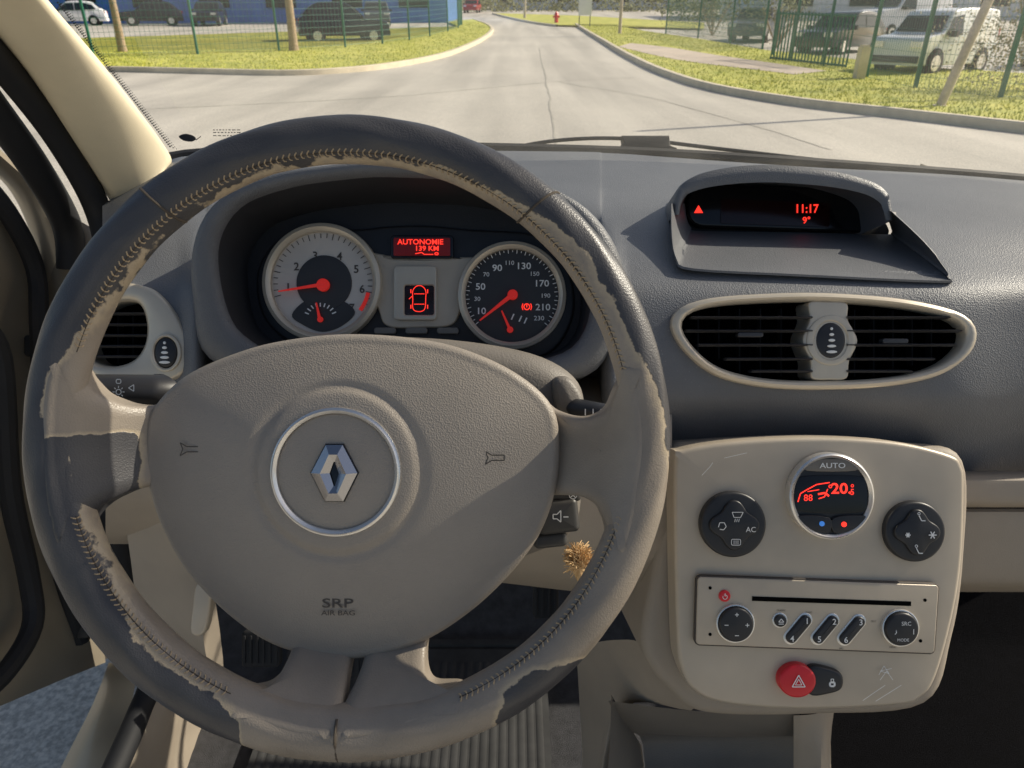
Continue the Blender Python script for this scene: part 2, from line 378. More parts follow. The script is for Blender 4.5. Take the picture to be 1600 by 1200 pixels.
for k in range(1,36):
    t=k/35; rr_=[]
    for x,y in base:
        r0=math.hypot(x-ec[0],y-ec[1]); r=r0*(1-t)+100*t; e=r/r0
        g=-.0018*math.exp(-((r-128)/7)**2)+.0012*(1-ss(r,120,138))
        rr_.append(S(ec[0]+(x-ec[0])*r/r0,ec[1]+(y-ec[1])*r/r0,d,hgt(e)+g))
    rings.append(rr_)
b=B(); loft(b,rings,cap1=True); cover=b.obj('airbag_cover',['cover'],wheel,ang=60)
hub_w=.0165
b=B(); ringplate(b,ell(ec[0],ec[1],98,97,80),ell(ec[0],ec[1],89,88,80),ec,d,.006,.0008,w=hub_w+.0015,crown=.0008); b.obj('trim_ring',['satin'],wheel)
b=B(); pillow(b,ell(ec[0],ec[1],90,89,80),d,.004,.002,.002,8,w=hub_w-.0005); b.obj('hub_disc',['cover'],wheel,ang=60)
b=B()
o6=[(522,691),(547,691),(569,733),(548,775),(521,775),(500,733)]
pillow(b,inset(o6,-2),d,.003,.0005,w=hub_w+.0022); b.obj('emblem_base',['gloss'],wheel)
b=B(); i6=[(534,716),(536,716),(542,734),(536,752),(534,752),(528,733)]; mid=lerp2(o6,i6,.55)
for k in range(6):
    q=(k+1)%6
    for A,Bq,h0,h1 in ((o6,mid,.0030,.0063),(mid,i6,.0063,.0035)):
        b.add([S(*A[k],d,hub_w+h0),S(*A[q],d,hub_w+h0),S(*Bq[q],d,hub_w+h1),S(*Bq[k],d,hub_w+h1)],[(0,1,2,3)])
    b.add([S(*o6[k],d,hub_w+.0030),S(*o6[q],d,hub_w+.0030),S(*o6[q],d,hub_w+.0012),S(*o6[k],d,hub_w+.0012)],[(0,1,2,3)])
b.obj('emblem',['chrome'],wheel,ang=5)
def cw(x,y):
    best=min(range(len(base)),key=lambda i:abs(math.atan2(base[i][1]-ec[1],base[i][0]-ec[0])-math.atan2(y-ec[1],x-ec[0])))
    r0=math.hypot(base[best][0]-ec[0],base[best][1]-ec[1]); return hgt(math.hypot(x-ec[0],y-ec[1])/r0)+.0010
for hx,hy in ((306,700),(774,713)):
    b=B(); ww=cw(hx,hy)
    line(b,[(hx-15,hy-10),(hx-5,hy-4),(hx+14,hy-4),(hx+14,hy+4),(hx-5,hy+4),(hx-15,hy+10),(hx-11,hy)],d,1.7,ww,closed=True)
    b.obj('horn_symbol',['darkmark'],wheel)
b=B(); text(b,'SRP',533,936,d,14,cw(533,940),sx=1.55,bold=.01); b.obj('embossed_lettering',['darkmark'],wheel)
b=B(); text(b,'AIR BAG',534,951,d,7.5,cw(534,952)+.0006,sx=1.3,bold=.01); b.obj('embossed_lettering',['darkmark'],wheel)
# ================================================================ STEERING COLUMN
col=thing('steering_column','taupe plastic steering column shroud behind the steering wheel','steering column',S(600,700,.55))
b=B(); pillow(b,cr([(310,590),(345,555),(430,532),(545,523),(700,528),(830,550),(900,588),(918,640),(905,700),(912,790),(895,840),(850,868),(780,885),(600,890),(350,880),(300,720)],5),.50,.16,.022,.004,6,nb=7); b.obj('shroud',['shroud'],col,ang=60)
b=B(); pillow(b,cr([(866,592),(890,590),(912,620),(912,650),(880,650),(866,625)],5),.49,.03,.006,.001,3); b.obj('stalk_collar',['shroud'],col,ang=60)
def stalk(lbl,pts,rad,marks):
    t=thing('control_stalk',lbl,'stalk',pts[0]); b=B(); tube(b,co(pts,5),rad,18,flat=.8); b.obj('stalk_arm',['black'],t); b=B(); marks(b); b.obj('stalk_symbols',['mark'],t); return t
def mk1(b):
    d=.47
    w=.0158
    for cx,cy in ((206,612),):
        line(b,ell(cx,cy,4,4,12),d,1.4,w,closed=True)
        for k in range(8):
            a=k*math.pi/4; line(b,[(cx+6*math.cos(a),cy+6*math.sin(a)),(cx+9*math.cos(a),cy+9*math.sin(a))],d,1.4,w)
    for cx,cy in ((183,612),(200,630)):
        line(b,[(cx-5,cy-4),(cx-5,cy+4),(cx+1,cy+3),(cx+3,cy),(cx+1,cy-3)],d,1.3,w,closed=True)
        for k in (-3,0,3): line(b,[(cx-12,cy+k),(cx-7,cy+k)],d,1,w)
    line(b,rr(206,596,7,6,2),d,1.3,w,closed=True); line(b,[(221,606),(229,601),(229,611)],d,1.3,w,closed=True)
stalk('black light stalk with white symbols on the steering column',[S(310,618,.50),S(268,612,.49),S(250,612,.483),S(242,612,.48),S(150,612,.47),S(112,612,.465)],lambda t:.0085 if t<.3 else (.0110 if .42<t<.5 else .0145),mk1)
def mk2(b):
    for x in (912,924,936): line(b,[(x,638),(x,648)],.478,1.6,.0105)
stalk('black wiper stalk with white marks on the steering column',[S(880,630,.50),S(905,638,.49),S(935,644,.48),S(975,652,.475)],lambda t:.006 if t<.25 else .0078,mk2)
rem=thing('radio_remote','black radio remote control fixed behind the steering wheel','remote control',S(872,800,.49))
b=B(); pillow(b,rr(872,808,66,54,9,-6),.470,.05,.004,.001,3); b.obj('remote_body',['remote'],rem)
b=B(); pillow(b,rr(884,773,50,20,7,4),.472,.04,.003,.001,3); b.obj('mute_button',['remote'],rem)
b=B(); pillow(b,rr(860,845,54,24,9,-6),.482,.03,.003); b.obj('source_wheel',['remote'],rem)
b=B(); line(b,[(864,803),(870,803),(876,797),(876,815),(870,810),(864,810)],.470,1.6,.0015,closed=True); line(b,[(880,807),(888,807)],.470,2,.0015); line(b,[(891,769),(899,777)],.472,1.2,.0015); line(b,[(899,769),(891,777)],.472,1.2,.0015); line(b,ell(895,773,6,6,12),.472,1,.0015,closed=True); b.obj('remote_symbols',['mark'],rem)
# ================================================================ DASHBOARD
VO=cr([(1048,510),(1062,482),(1110,466),(1200,459),(1290,458),(1400,466),(1480,482),(1515,500),(1525,525),(1512,555),(1470,585),(1400,602),(1300,609),(1200,606),(1120,588),(1070,550)],6)
VI=inset(cr([(1067,512),(1078,492),(1120,480),(1200,474),(1290,473),(1390,480),(1460,492),(1497,507),(1506,525),(1495,548),(1460,572),(1395,587),(1300,593),(1200,590),(1128,574),(1088,545)],6),-2)
LO=cr([(130,480),(180,447),(235,450),(275,482),(300,530),(303,568),(283,592),(230,600),(165,592),(128,545)],6); LI=cr([(140,510),(175,478),(222,474),(237,505),(234,540),(215,565),(180,573),(148,560)],6)
TRAY=[(1064,320),(1064,370),(1072,400),(1095,408),(1250,416),(1455,424),(1466,420),(1430,378),(1380,325),(1370,300),(1300,280),(1200,272),(1090,285)]
dash=thing('dashboard','dark grey grained dashboard above taupe lower trim','dashboard',S(1000,600,.75))
cols_=[160,225,275,318,360,620,900,945,985,1050,1160,1280,1400,1500,1620,1800,2150]
row0=[322,270,247,243,240,235,237,239,241,246,254,262,268,274,284,298,325]
b=B(); rows=[]
def hid(u): return 330<=u<=930
spec=[(None,1.04),(298,.90),(347,.78),(395,.712),(430,.675),(462,.657),(520,.652),(600,.653),(640,.662),(690,.69),(742,.72)]
for k,(v,dd) in enumerate(spec):
    r=[]
    for u,v0 in zip(cols_,row0):
        vv=v0 if v is None else v+(v0-262)*max(0,1-(k/5))*.9
        de=dd
        if u<300: 
            de=min(dd,.95) if k else (.90 if u<200 else 1.0)
            if k==1: de=.84
        if hid(u) and k>=3: de=.78
        if u>1500 and k>=3: de=dd+(u-1500)*.00006
        if u>1560 and k>=5: de+=(k-4)*.004
        if u<=160: vv=max(vv,322+k*8)
        r.append(S(u,vv,de))
    rows.append(r)
surf(b,rows,10,8)
def proj(p):
    q=p-CAM; dd_=q.dot(F); return (800+q.dot(R)/dd_*FL,600-q.dot(U)/dd_*FL)
UV=[proj(p) for p in b.v]; HO=[inset(VI,-1),inset(LI,-1),TRAY]
BB=[(min(p[0] for p in h),max(p[0] for p in h),min(p[1] for p in h),max(p[1] for p in h)) for h in HO]
hit=[any(q[0]<u<q[1] and q[2]<v<q[3] and inside((u,v),h) for h,q in zip(HO,BB)) for u,v in UV]
keep=[f for f in b.f if not any(hit[i] for i in f)]
b.f=keep; b.m=[0]*len(keep)
b.obj('dash_pad',['pad'],dash,ang=70)
bc=(630,440)
O=polar(cr([(316,560),(298,475),(303,395),(340,328),(420,285),(520,268),(620,262),(780,275),(900,318),(962,385),(980,460),(965,530),(915,590),(760,600),(600,600),(440,600)],6),bc,120)
I=polar(cr([(362,505),(346,440),(350,378),(388,328),(460,302),(540,290),(620,286),(760,296),(862,332),(912,390),(924,460),(912,520),(870,555),(750,575),(600,580),(450,565),(400,540)],6),bc,120)
def bw(p): return .03*max(0,(560-p[1])/300)
def RB(o,w,dd=.635): return [S(x,y,dd,w+bw((x,y))) for x,y in o]
b=B()
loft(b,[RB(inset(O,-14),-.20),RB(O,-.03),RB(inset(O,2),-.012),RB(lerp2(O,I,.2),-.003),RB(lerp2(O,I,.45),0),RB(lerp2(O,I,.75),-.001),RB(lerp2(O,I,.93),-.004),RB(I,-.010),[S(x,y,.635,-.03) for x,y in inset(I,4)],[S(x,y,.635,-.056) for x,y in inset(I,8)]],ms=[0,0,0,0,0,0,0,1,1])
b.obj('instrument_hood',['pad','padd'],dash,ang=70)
b=B()
surf(b,[[S(u,v,dd) for u in (1440,1500,1560,1700,1900,2100)] for v,dd in ((736,.72),(745,.682),(765,.678),(788,.682),(793,.70))],2,3)
b.obj('trim_strip',['taupe2'],dash)
b=B(); surf(b,[[S(u+(795-v)*.12 if u<1560 else u,v,dd) for u in (1440,1530,1600,1750,1950,2150)] for v,dd in ((795,.71),(800,.695),(850,.70),(900,.71),(916,.725),(922,.78),(925,.9))],2,3); b.obj('glovebox_lid',['taupe2'],dash)
b=B(); surf(b,[[S(u,v+max(0,(u-280))*.12*(k>2),dd) for u in (165,200,260,340,440,560,700,850,960,1050)] for k,(v,dd) in enumerate(((590,.74),(640,.67),(700,.655),(760,.66),(800,.68),(835,.72),(850,.80)))],3,3); b.obj('knee_trim',['taupe2'],dash,ang=60)
b=B()
surf(b,[[S(188,760,.70),S(240,770,.68),S(300,790,.69)],[S(205,880,.74),S(255,880,.72),S(310,900,.72)],[S(215,960,.80),S(262,980,.78),S(318,1000,.76)],[S(225,1010,.9),S(280,1050,.88),S(330,1060,.86)]],4,4)
b.obj('corner_trim',['taupe2'],dash,ang=60)
b=B(); pillow(b,cr([(306,915),(328,905),(330,930),(320,988),(298,990),(300,950)],4),.70,.01,.003); b.obj('bonnet_lever',['taupe'],dash)
# ================================================================ INSTRUMENT CLUSTER
clu=thing('instrument_cluster','instrument cluster with grey rev counter, black speedometer and red displays','instrument cluster',S(650,450,.695))
DC=.68
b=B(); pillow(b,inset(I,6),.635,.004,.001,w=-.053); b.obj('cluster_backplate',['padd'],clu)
b=B(); pillow(b,cr([(400,420),(450,362),(560,356),(600,352),(660,350),(730,356),(850,368),(890,420),(895,500),(840,560),(700,545),(600,538),(480,545),(412,500)],6),DC,.012,.003,w=-.004)
b.obj('cluster_fascia',['black'],clu)
b=B(); pillow(b,cr([(560,400),(600,398),(612,404),(708,404),(722,402),(750,410),(722,480),(705,508),(660,512),(606,510),(590,480)],5),DC,.006,.002,w=.002); b.obj('centre_fascia',['taupe'],clu)
def gauge(name,cx,cy,r,face):
    g=part(name,clu,S(cx,cy,DC))
    b=B(); ringplate(b,ell(cx,cy,r,r,72),ell(cx,cy,r*.86,r*.86,72),(cx,cy),DC,.012,.002,w=.010,crown=.001,n=96); b.obj('gauge_bezel',['bezel'],g)
    b=B(); pillow(b,ell(cx,cy,r*.9,r*.9,72),DC,.003,.0005,w=.003); b.obj('gauge_face',[face],g)
    return g
g=gauge('rev_counter',506,443,92,'dialg')
b=B(); pillow(b,ell(508,443,43,43,60),DC,.002,.0008,w=.0045); b.obj('dial_centre',['diald'],g)
b=B(); pillow(b,cr([(458,492),(485,468),(530,468),(556,488),(535,510),(505,519),(475,508)],5),DC,.002,.0005,w=.0042); b.obj('temperature_dial',['diald'],g)
b=B()
for s,x,y in (('1',452,450),('2',465,418),('3',494,401),('4',532,402),('5',558,422),('6',567,453),('7',551,482)): text(b,s,x,y,DC,12,.0036,bold=.015)
for k in range(31):
    a=math.radians(196-k*7.4); r1,r2=(70,77) if k%4 else (68,78); line(b,[(506+r1*math.cos(a),443-r1*math.sin(a)),(506+r2*math.cos(a),443-r2*math.sin(a))],DC,1.1,.0036)
b.obj('dial_numbers',['darkmark'],g)
b=B()
for k in range(9):
    a=math.radians(155-k*16); cx,cy=503,500; line(b,[(cx+20*math.cos(a),cy-20*math.sin(a)),(cx+27*math.cos(a),cy-26*math.sin(a))],DC,2,.0048)
b.obj('temperature_scale',['mark'],g)
b=B(); line(b,[(506+72*math.cos(math.radians(a)),443-72*math.sin(math.radians(a))) for a in (-12,-18,-24,-30,-36)],DC,6,.0037); b.obj('red_zone',['needle'],g)
b=B(); pillow(b,[(440,456.2),(440,458.2),(512,449),(511,443)],DC,.001,.0002,w=.010); pillow(b,ell(508,447,10,10,30),DC,.004,.001,w=.0095); pillow(b,[(496,474),(498,474),(505,500),(500,501)],DC,.001,.0002,w=.007); pillow(b,ell(503,500,4.5,4.5,20),DC,.002,.0005,w=.0072); b.obj('gauge_needle',['needle'],g)
g=gauge('speedometer',800,463,84,'diald')
b=B()
for s,x,y,h in (('10',752,487,10),('30',746,468,6.5),('50',751,449,10),('70',760,430,6.5),('90',777,420,10),('110',796,412,6.5),('130',818,417,10),('150',835,429,6.5),('170',846,444,10),('190',852,463,6.5),('210',848,481,10),('230',842,498,7)): text(b,s,x,y,DC,h,.0036,sx=1.1,bold=.015 if h==10 else .005)
for k in range(47):
    a=math.radians(218-k*5.6); r1,r2=(68,71) if k%2 else (66,72); line(b,[(800+r1*math.cos(a),463-r1*math.sin(a)),(800+r2*math.cos(a),463-r2*math.sin(a))],DC,1.2,.0036)
for x,y in ((800,494),(812,497),(820,500)): line(b,[(x-1,y+6),(x+3,y-3)],DC,2.2,.0036)
b.obj('dial_numbers',['mark'],g)
b=B(); pillow(b,ell(801,462,8,8,30),DC,.004,.001,w=.0095)
pillow(b,[(749.5,501.5),(751,503),(803,465),(799,459)],DC,.001,.0002,w=.0105); pillow(b,[(783,487),(785,486),(799,515),(795,517)],DC,.001,.0002,w=.007); pillow(b,ell(797,516,5,5,20),DC,.002,.0005,w=.0075); b.obj('gauge_needle',['needle'],g)
b=B(); line(b,ell(823,480,4.5,4.5,16),DC,1.5,.004,closed=True); line(b,[(823,477),(823,481)],DC,1.4,.004); line(b,[(817,475),(815.5,480),(817,485)],DC,1.2,.004); line(b,[(829,475),(830.5,480),(829,485)],DC,1.2,.004); b.obj('warning_light',['red'],g)
g=part('trip_display',clu,S(660,387,DC)); b=B(); pillow(b,rr(660,387,98,36,5),DC,.006,.001,w=.004); b.obj('display_frame',['gloss'],g)
b=B(); pillow(b,rr(660,387,88,28,2),DC,.001,.0003,w=.0046); b.obj('display_glass',['screen2'],g)
b=B(); text(b,'AUTONOMIE',658,380,DC,8,.0052,sx=1.05,bold=.015); text(b,'139 KM',668,390,DC,7.5,.0052,sx=1.1,bold=.015); line(b,[(650,398),(660,396),(664,399),(678,399)],DC,1.3,.0052); line(b,rr(683,398,5,3,1),DC,1.5,.0052,closed=True); b.obj('display_text',['red'],g)
g=part('door_display',clu,S(655,465,DC)); b=B(); ringplate(b,rr(650,459,66,84,6),rr(656,470,46,46,3),(655,470),DC,.004,.001,w=.006); b.obj('display_frame',['bezel'],g)
b=B(); pillow(b,rr(656,470,48,48,2),DC,.001,.0003,w=.0035); b.obj('display_glass',['screen'],g)
b=B(); line(b,cr([(646,455),(652,448),(660,448),(666,455),(666,468),(665,482),(660,487),(651,487),(646,482),(646,468)],3),DC,1.1,.0042,closed=True); line(b,[(648,460),(664,460)],DC,1,.0042); line(b,[(648,476),(664,476)],DC,1,.0042); line(b,[(646,463),(640,468)],DC,1.1,.0042)
for x,y in ((643,456),(669,456),(643,480),(669,480)): line(b,[(x,y-3),(x,y+3)],DC,1.4,.0042)
b.obj('display_symbol',['red'],g)
for x in (602,651,700):
    b=B(); pillow(b,rr(x,517,34,10,4),DC,.004,.001,w=.003); b.obj('cluster_button',['shroud'],clu)
# ================================================================ INFORMATION DISPLAY
inf=thing('information_display','hooded information display showing the time on the dashboard','display',S(1230,340,.78))
b=B()
fr=[tuple(p) for p in co([(1053,336),(1056,308),(1068,284),(1110,264),(1190,254),(1290,262),(1362,281),(1388,300),(1394,322),(1396,344)],6)]
def ring_(sh,w,dd=.735): return [S(x*sh[0]+(1-sh[0])*1225,y+sh[1],dd,w) for x,y in fr]
low=[tuple(p) for p in co([(1062,336),(1066,316),(1080,300),(1125,289),(1200,284),(1290,290),(1348,301),(1374,314),(1381,326),(1386,344)],6)]
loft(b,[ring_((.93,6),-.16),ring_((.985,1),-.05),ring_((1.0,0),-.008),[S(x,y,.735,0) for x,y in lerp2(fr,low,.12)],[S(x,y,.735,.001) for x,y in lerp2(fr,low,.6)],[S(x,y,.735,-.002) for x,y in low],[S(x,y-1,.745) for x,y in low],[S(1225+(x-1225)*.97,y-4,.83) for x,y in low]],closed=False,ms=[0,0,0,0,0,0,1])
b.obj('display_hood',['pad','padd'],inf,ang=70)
b=B()
A=[(1050,318),(1051,370),(1058,402),(1085,417),(1250,426),(1465,436),(1479,430),(1476,418),(1440,375),(1392,330)]
Bk=[(1070,318),(1073,340),(1080,356),(1095,361),(1240,363),(1375,366),(1392,364),(1392,356),(1386,340),(1376,322)]
A=[tuple(p) for p in co(A,4)]; Bk=[tuple(p) for p in co(Bk,4)]
out=[(x+(x-1240)*.012,y+6 if y>400 else y) for x,y in A]
def dd(y): return interp(y,[318,360,420,440],[.735,.712,.676,.668])
loft(b,[[S(x,y,dd(y)+.02) for x,y in out],[S(x,y,dd(y)-.006) for x,y in out],[S(x,y,dd(y)-.008) for x,y in lerp2(out,A,.6)],[S(x,y,dd(y)-.005) for x,y in A],[S(x,y,dd(y)+.002) for x,y in lerp2(A,Bk,.06)],[S(x,y,dd(A[i][1])*.5+.79*.5) for i,(x,y) in enumerate(lerp2(A,Bk,.6))],[S(x,y,.80) for x,y in Bk]],closed=False)
b.obj('display_tray',['pad'],inf,ang=50)
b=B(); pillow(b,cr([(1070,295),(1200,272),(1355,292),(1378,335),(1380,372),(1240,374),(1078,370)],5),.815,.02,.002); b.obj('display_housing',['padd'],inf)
b=B(); pillow(b,rr(1222,325,296,68,26,2),.80,.012,.003,w=.002); b.obj('display_body',['gloss'],inf)
b=B(); pillow(b,rr(1210,334,170,38,3,2),.80,.002,.0004,w=.003); b.obj('display_glass',['screen'],inf)
b=B()
text(b,'11:17',1258,328,.80,13,.004,sx=.9,bold=.015); text(b,'9°',1258,346,.80,10,.004,bold=.015); b.obj('display_text',['red'],inf)
b=B(); b.add([S(1083,334,.80,.004),S(1097,334,.80,.004),S(1090,322,.80,.004)],[(0,1,2)]); b.obj('warning_light',['red'],inf)
# ================================================================ VENTS
def slats(b,ys,d,curve):
    for y in ys:
        a,c=curve(y)
        if c-a<20: continue
        pts=[S(a+(c-a)*t/6,y,d,-.004) for t in range(7)]; tube(b,pts,.0075,8,flat=.2,up=U)
def fins(b,x0,x1,d,nv,yv):
    for k in range(1,nv):
        x=x0+(x1-x0)*k/nv; ya,yb=yv(x)
        tube(b,[S(x,ya,d,-.026),S(x,yb,d,-.026)],.0055,6,flat=.22,up=R)
vent=thing('air_vent','oval twin air vent with satin bezel in the dark dashboard','air vent',S(1290,533,.65),group='dashboard air vents')
b=B(); ringplate(b,VO,VI,(1285,532),.648,.02,.0025,w=.003,crown=.0008,n=140,idep=.016)
pillow(b,cr([(1264,473),(1290,471),(1323,474),(1325,500),(1340,532),(1327,565),(1323,591),(1295,594),(1268,591),(1266,565),(1254,532),(1265,500)],5),.648,.03,.002,w=.001)
b.obj('vent_bezel',['bezel'],vent,ang=50)
b=B(); ringplate(b,ell(1297,532,38,39,60),ell(1297,532,26,30,60),(1297,532),.648,.006,.001,w=.0022); b.obj('thumbwheel_ring',['bezel'],vent)
b=B(); VP=polar(VI,(1285,532),100); loft(b,[[S(x,y,.648,.000) for x,y in inset(VP,-4)],[S(x,y,.648,-.012) for x,y in inset(VP,-1)],[S(x,y,.648,-.075) for x,y in inset(VP,4)]],cap1=True); b.obj('vent_duct',['void'],vent)
b=B(); slats(b,[496,517,539,561,580],.648,lambda y:(1070+abs(y-512)**1.25*.35+ (max(0,y-540))*.9,1268)); pillow(b,rr(1172,523,40,8,3),.648,.008,.001,w=.002); b.obj('vent_slats',['slat'],vent)
b=B(); fins(b,1067,1268,.648,6,lambda x:(478 if x>1110 else 488,588 if x>1150 else 560)); b.obj('vent_fins',['fin'],vent)
b=B(); slats(b,[496,517,539,561,580],.648,lambda y:(1322,1503-abs(y-522)**1.3*.3-max(0,y-545)*.6)); pillow(b,rr(1398,533,40,8,3),.648,.008,.001,w=.002); b.obj('vent_slats',['slat'],vent)
b=B(); fins(b,1322,1508,.648,6,lambda x:(480 if x<1430 else 492,588 if x<1430 else 570)); b.obj('vent_fins',['fin'],vent)
def thumb(par,cx,cy,rx,ry,d,w):
    b=B(); pillow(b,ell(cx,cy,rx,ry,40),d,.008,.003,.001,3,w=w); b.obj('thumbwheel',['black'],par)
    b=B()
    for k in range(5): pillow(b,ell(cx,cy-ry*.62+k*ry*.31,2+k*1.6,2.2,14),d,.001,.0002,w=w+.0018)
    b.obj('thumbwheel_marks',['mark'],par)
thumb(vent,1297,532,24,29,.648,.002)
vent=thing('air_vent','small side air vent with satin teardrop bezel beside the door','air vent',S(200,530,.66),group='dashboard air vents')
b=B(); ringplate(b,LO,LI,(190,525),.66,.03,.0035,w=.012,n=110,idep=.03); b.obj('vent_bezel',['bezel'],vent,ang=50)
b=B(); ringplate(b,ell(270,552,24,29,50),ell(270,552,18,24,50),(270,552),.66,.01,.001,w=.0145); b.obj('thumbwheel_ring',['bezel'],vent)
b=B(); VP=polar(LI,(190,525),80); loft(b,[[S(x,y,.66,.006) for x,y in inset(VP,-4)],[S(x,y,.66,-.01) for x,y in inset(VP,-1)],[S(x,y,.66,-.06) for x,y in inset(VP,3)]],cap1=True); b.obj('vent_duct',['void'],vent)
b=B(); slats(b,[490,507,524,541,557],.655,lambda y:(142,236-abs(y-520)*.3)); b.obj('vent_slats',['slat'],vent)
b=B(); fins(b,140,237,.655,4,lambda x:(482,568)); b.obj('vent_fins',['fin'],vent)
thumb(vent,270,552,18,24,.66,.0145)
# ================================================================ CENTRE CONSOLE
con=thing('centre_console','taupe centre console with climate controls, radio and hazard switch','centre console',S(1280,900,.66))
D=.622
b=B(); pillow(b,cr([(1046,706),(1100,690),(1280,684),(1430,694),(1512,720),(1514,870),(1495,1000),(1450,1105),(1280,1122),(1110,1120),(1050,1085),(1004,1015),(1020,900),(1040,800)],6),.655,.25,.012,nb=5); b.obj('console_body',['taupe2'],con,ang=50)
PO=cr([(1054,720),(1066,703),(1150,689),(1280,683),(1400,690),(1485,710),(1505,728),(1509,760),(1506,860),(1494,950),(1466,1055),(1440,1092),(1400,1104),(1250,1110),(1130,1100),(1082,1078),(1064,1045),(1058,1000),(1054,860)],6)
b=B(); pillow(b,PO,D,.03,.0045,.003,8,nb=5); b.obj('console_panel',['taupe'],con,ang=50)
D=.619
def dialpad(name,cx,cy,r,icons):
    g=part(name,con,S(cx,cy,D))
    b=B(); pillow(b,ell(cx,cy,r,r,56),D,.01,.0025,w=.006); b.obj('dial_base',['black'],g)
    b=B(); o=[]
    for i in range(72):
        a=2*math.pi*i/72; q=r*(.66+.10*math.cos(4*a)); o.append((cx+q*math.cos(a),cy+q*math.sin(a)))
    pillow(b,o,D,.004,.0015,.001,3,w=.0090); b.obj('rocker_pad',['black'],g)
    b=B(); icons(b); b.obj('dial_symbols',['mark'],g)
def ic1(b):
    w=.0106
    text(b,'AC',1167,824,D,8,w); 
    line(b,[(1138,797),(1155,797),(1151,805),(1141,805)],D,1,w,closed=True); line(b,rr(1144,843,14,9,2),D,1,w,closed=True)
    for k in (-3,0,3): line(b,[(1144+k,840),(1144+k,846)],D,.9,w); line(b,[(1146+k,807),(1145+k,812)],D,.9,w)
    line(b,[(1117,820),(1119,813),(1126,813),(1129,819),(1125,824),(1119,823)],D,1.2,w)
def ic2(b):
    w=.0106
    for cx,cy in ((1429,806),(1425,856)):
        line(b,[(cx-4,cy-4),(cx,cy+4),(cx+6,cy+4)],D,1.5,w); line(b,ell(cx-4,cy-7,2,2,8),D,1,w,closed=True)
    for cx,cy,s in ((1408,832,4),(1446,832,6)):
        for k in range(3):
            a=k*math.pi/3; line(b,[(cx-s*math.cos(a),cy-s*math.sin(a)),(cx+s*math.cos(a),cy+s*math.sin(a))],D,1.8,w)
dialpad('climate_dial',1143,818,51,ic1); dialpad('fan_dial',1425,829,47,ic2)
g=part('climate_display',con,S(1293,773,D))
b=B(); ringplate(b,ell(1293,773,66,67,72),ell(1293,773,58,59,72),(1293,773),D,.01,.0015,w=.009,crown=.0008); b.obj('chrome_ring',['satin'],g)
b=B(); pillow(b,ell(1293,773,59,60,60),D,.006,.001,w=.006); b.obj('display_base',['black'],g)
b=B(); pillow(b,cr([(1239,752),(1255,742),(1332,742),(1347,752),(1349,785),(1342,797),(1300,800),(1244,796),(1237,780)],4),D,.002,.0005,w=.0072); b.obj('display_glass',['gloss'],g)
b=B(); line(b,[(1241,782),(1245,769),(1255,763),(1270,755),(1290,752)],D,1.7,.0078); line(b,[(1256,766),(1274,763)],D,1.3,.0078); text(b,'20.',1308,762,D,16,.0078,sx=1.15,bold=.02); text(b,'5',1325,767,D,9,.0078,bold=.01); text(b,'88',1257,776,D,10,.0078)
line(b,[(1272,770),(1283,768),(1289,773)],D,3,.0078); line(b,ell(1291,758,2.2,2.2,8),D,1.5,.0078,closed=True); line(b,[(1287,762),(1282,774),(1273,777)],D,1.8,.0078); line(b,ell(1325,757,2,2,10),D,1.1,.0078,closed=True); b.obj('display_text',['red'],g)
for q in (cr([(1240,803),(1289,806),(1289,829),(1265,826),(1248,815)],4),cr([(1296,806),(1344,803),(1338,815),(1322,826),(1296,829)],4)):
    b=B(); pillow(b,q,D,.003,.001,w=.009); b.obj('temperature_button',['black'],g)
b=B(); pillow(b,cr([(1262,722),(1275,716),(1310,716),(1325,722),(1330,734),(1256,734)],4),D,.003,.001,w=.008); b.obj('auto_button',['shroud'],g)
b=B(); pillow(b,ell(1277,815,4,4,16),D,.001,.0002,w=.0098); b.obj('cold_dot',['blue'],g)
b=B(); pillow(b,ell(1311,816,4,4,16),D,.001,.0002,w=.0098); b.obj('warm_dot',['red'],g)
b=B(); text(b,'AUTO',1294,726,D,8,.0088,sx=1.25,bold=.01); b.obj('button_lettering',['mark'],g)
g=part('car_radio',con,S(1274,958,D))
RO=[(1088,899),(1462,912),(1455,1018),(1085,1004)]
RO2=[]
for i in range(4):
    a=V(RO[i]);p=V(RO[i-1]);q=V(RO[(i+1)%4])
    for t in (0,.5,1): 
        c=a+(p-a).normalized()*5*(1-t)+(q-a).normalized()*5*t; RO2.append(tuple(c+(a-c)*.3 if t==.5 else c))
b=B(); pillow(b,inset(RO2,-2),D,.004,.0005,w=.0040); b.obj('radio_gap',['darkmark'],g)
b=B(); pillow(b,RO2,D,.005,.001,w=.0050); b.obj('radio_face',['taupe'],g)
w0=.0050
b=B(); pillow(b,[(1172,929),(1418,937),(1418,944),(1172,936)],D,.001,.0002,w=w0+.0006); b.obj('disc_slot',['void'],g)
for x,y in ((1107,916),(1107,988),(1440,935),(1433,998)):
    b=B(); pillow(b,ell(x,y,2.6,2.6,12),D,.001,.0002,w=w0+.0005); b.obj('fixing_hole',['void'],g)
b=B(); pillow(b,ell(1129,928,9,9,24),D,.003,.0008,w=w0+.002); b.obj('power_button',['redp'],g)
b=B(); line(b,ell(1129,929,3.5,3.5,12)[8:]+ell(1129,929,3.5,3.5,12)[:8],D,.9,w0+.0022); line(b,[(1129,923),(1129,928)],D,.9,w0+.0023); b.obj('power_symbol',['mark'],g)
for x,y,r,nm in ((1145,970,26,'volume_knob'),(1400,977,25,'source_knob')):
    b=B(); ringplate(b,ell(x,y,r+4,r+4,40),ell(x,y,r,r,40),(x,y),D,.004,.001,w=w0+.003,m=1); pillow(b,ell(x,y,r+.5,r+.5,40),D,.01,.002,w=w0+.006); b.obj(nm,['black','satin'],g)
b=B(); w1=w0+.0064
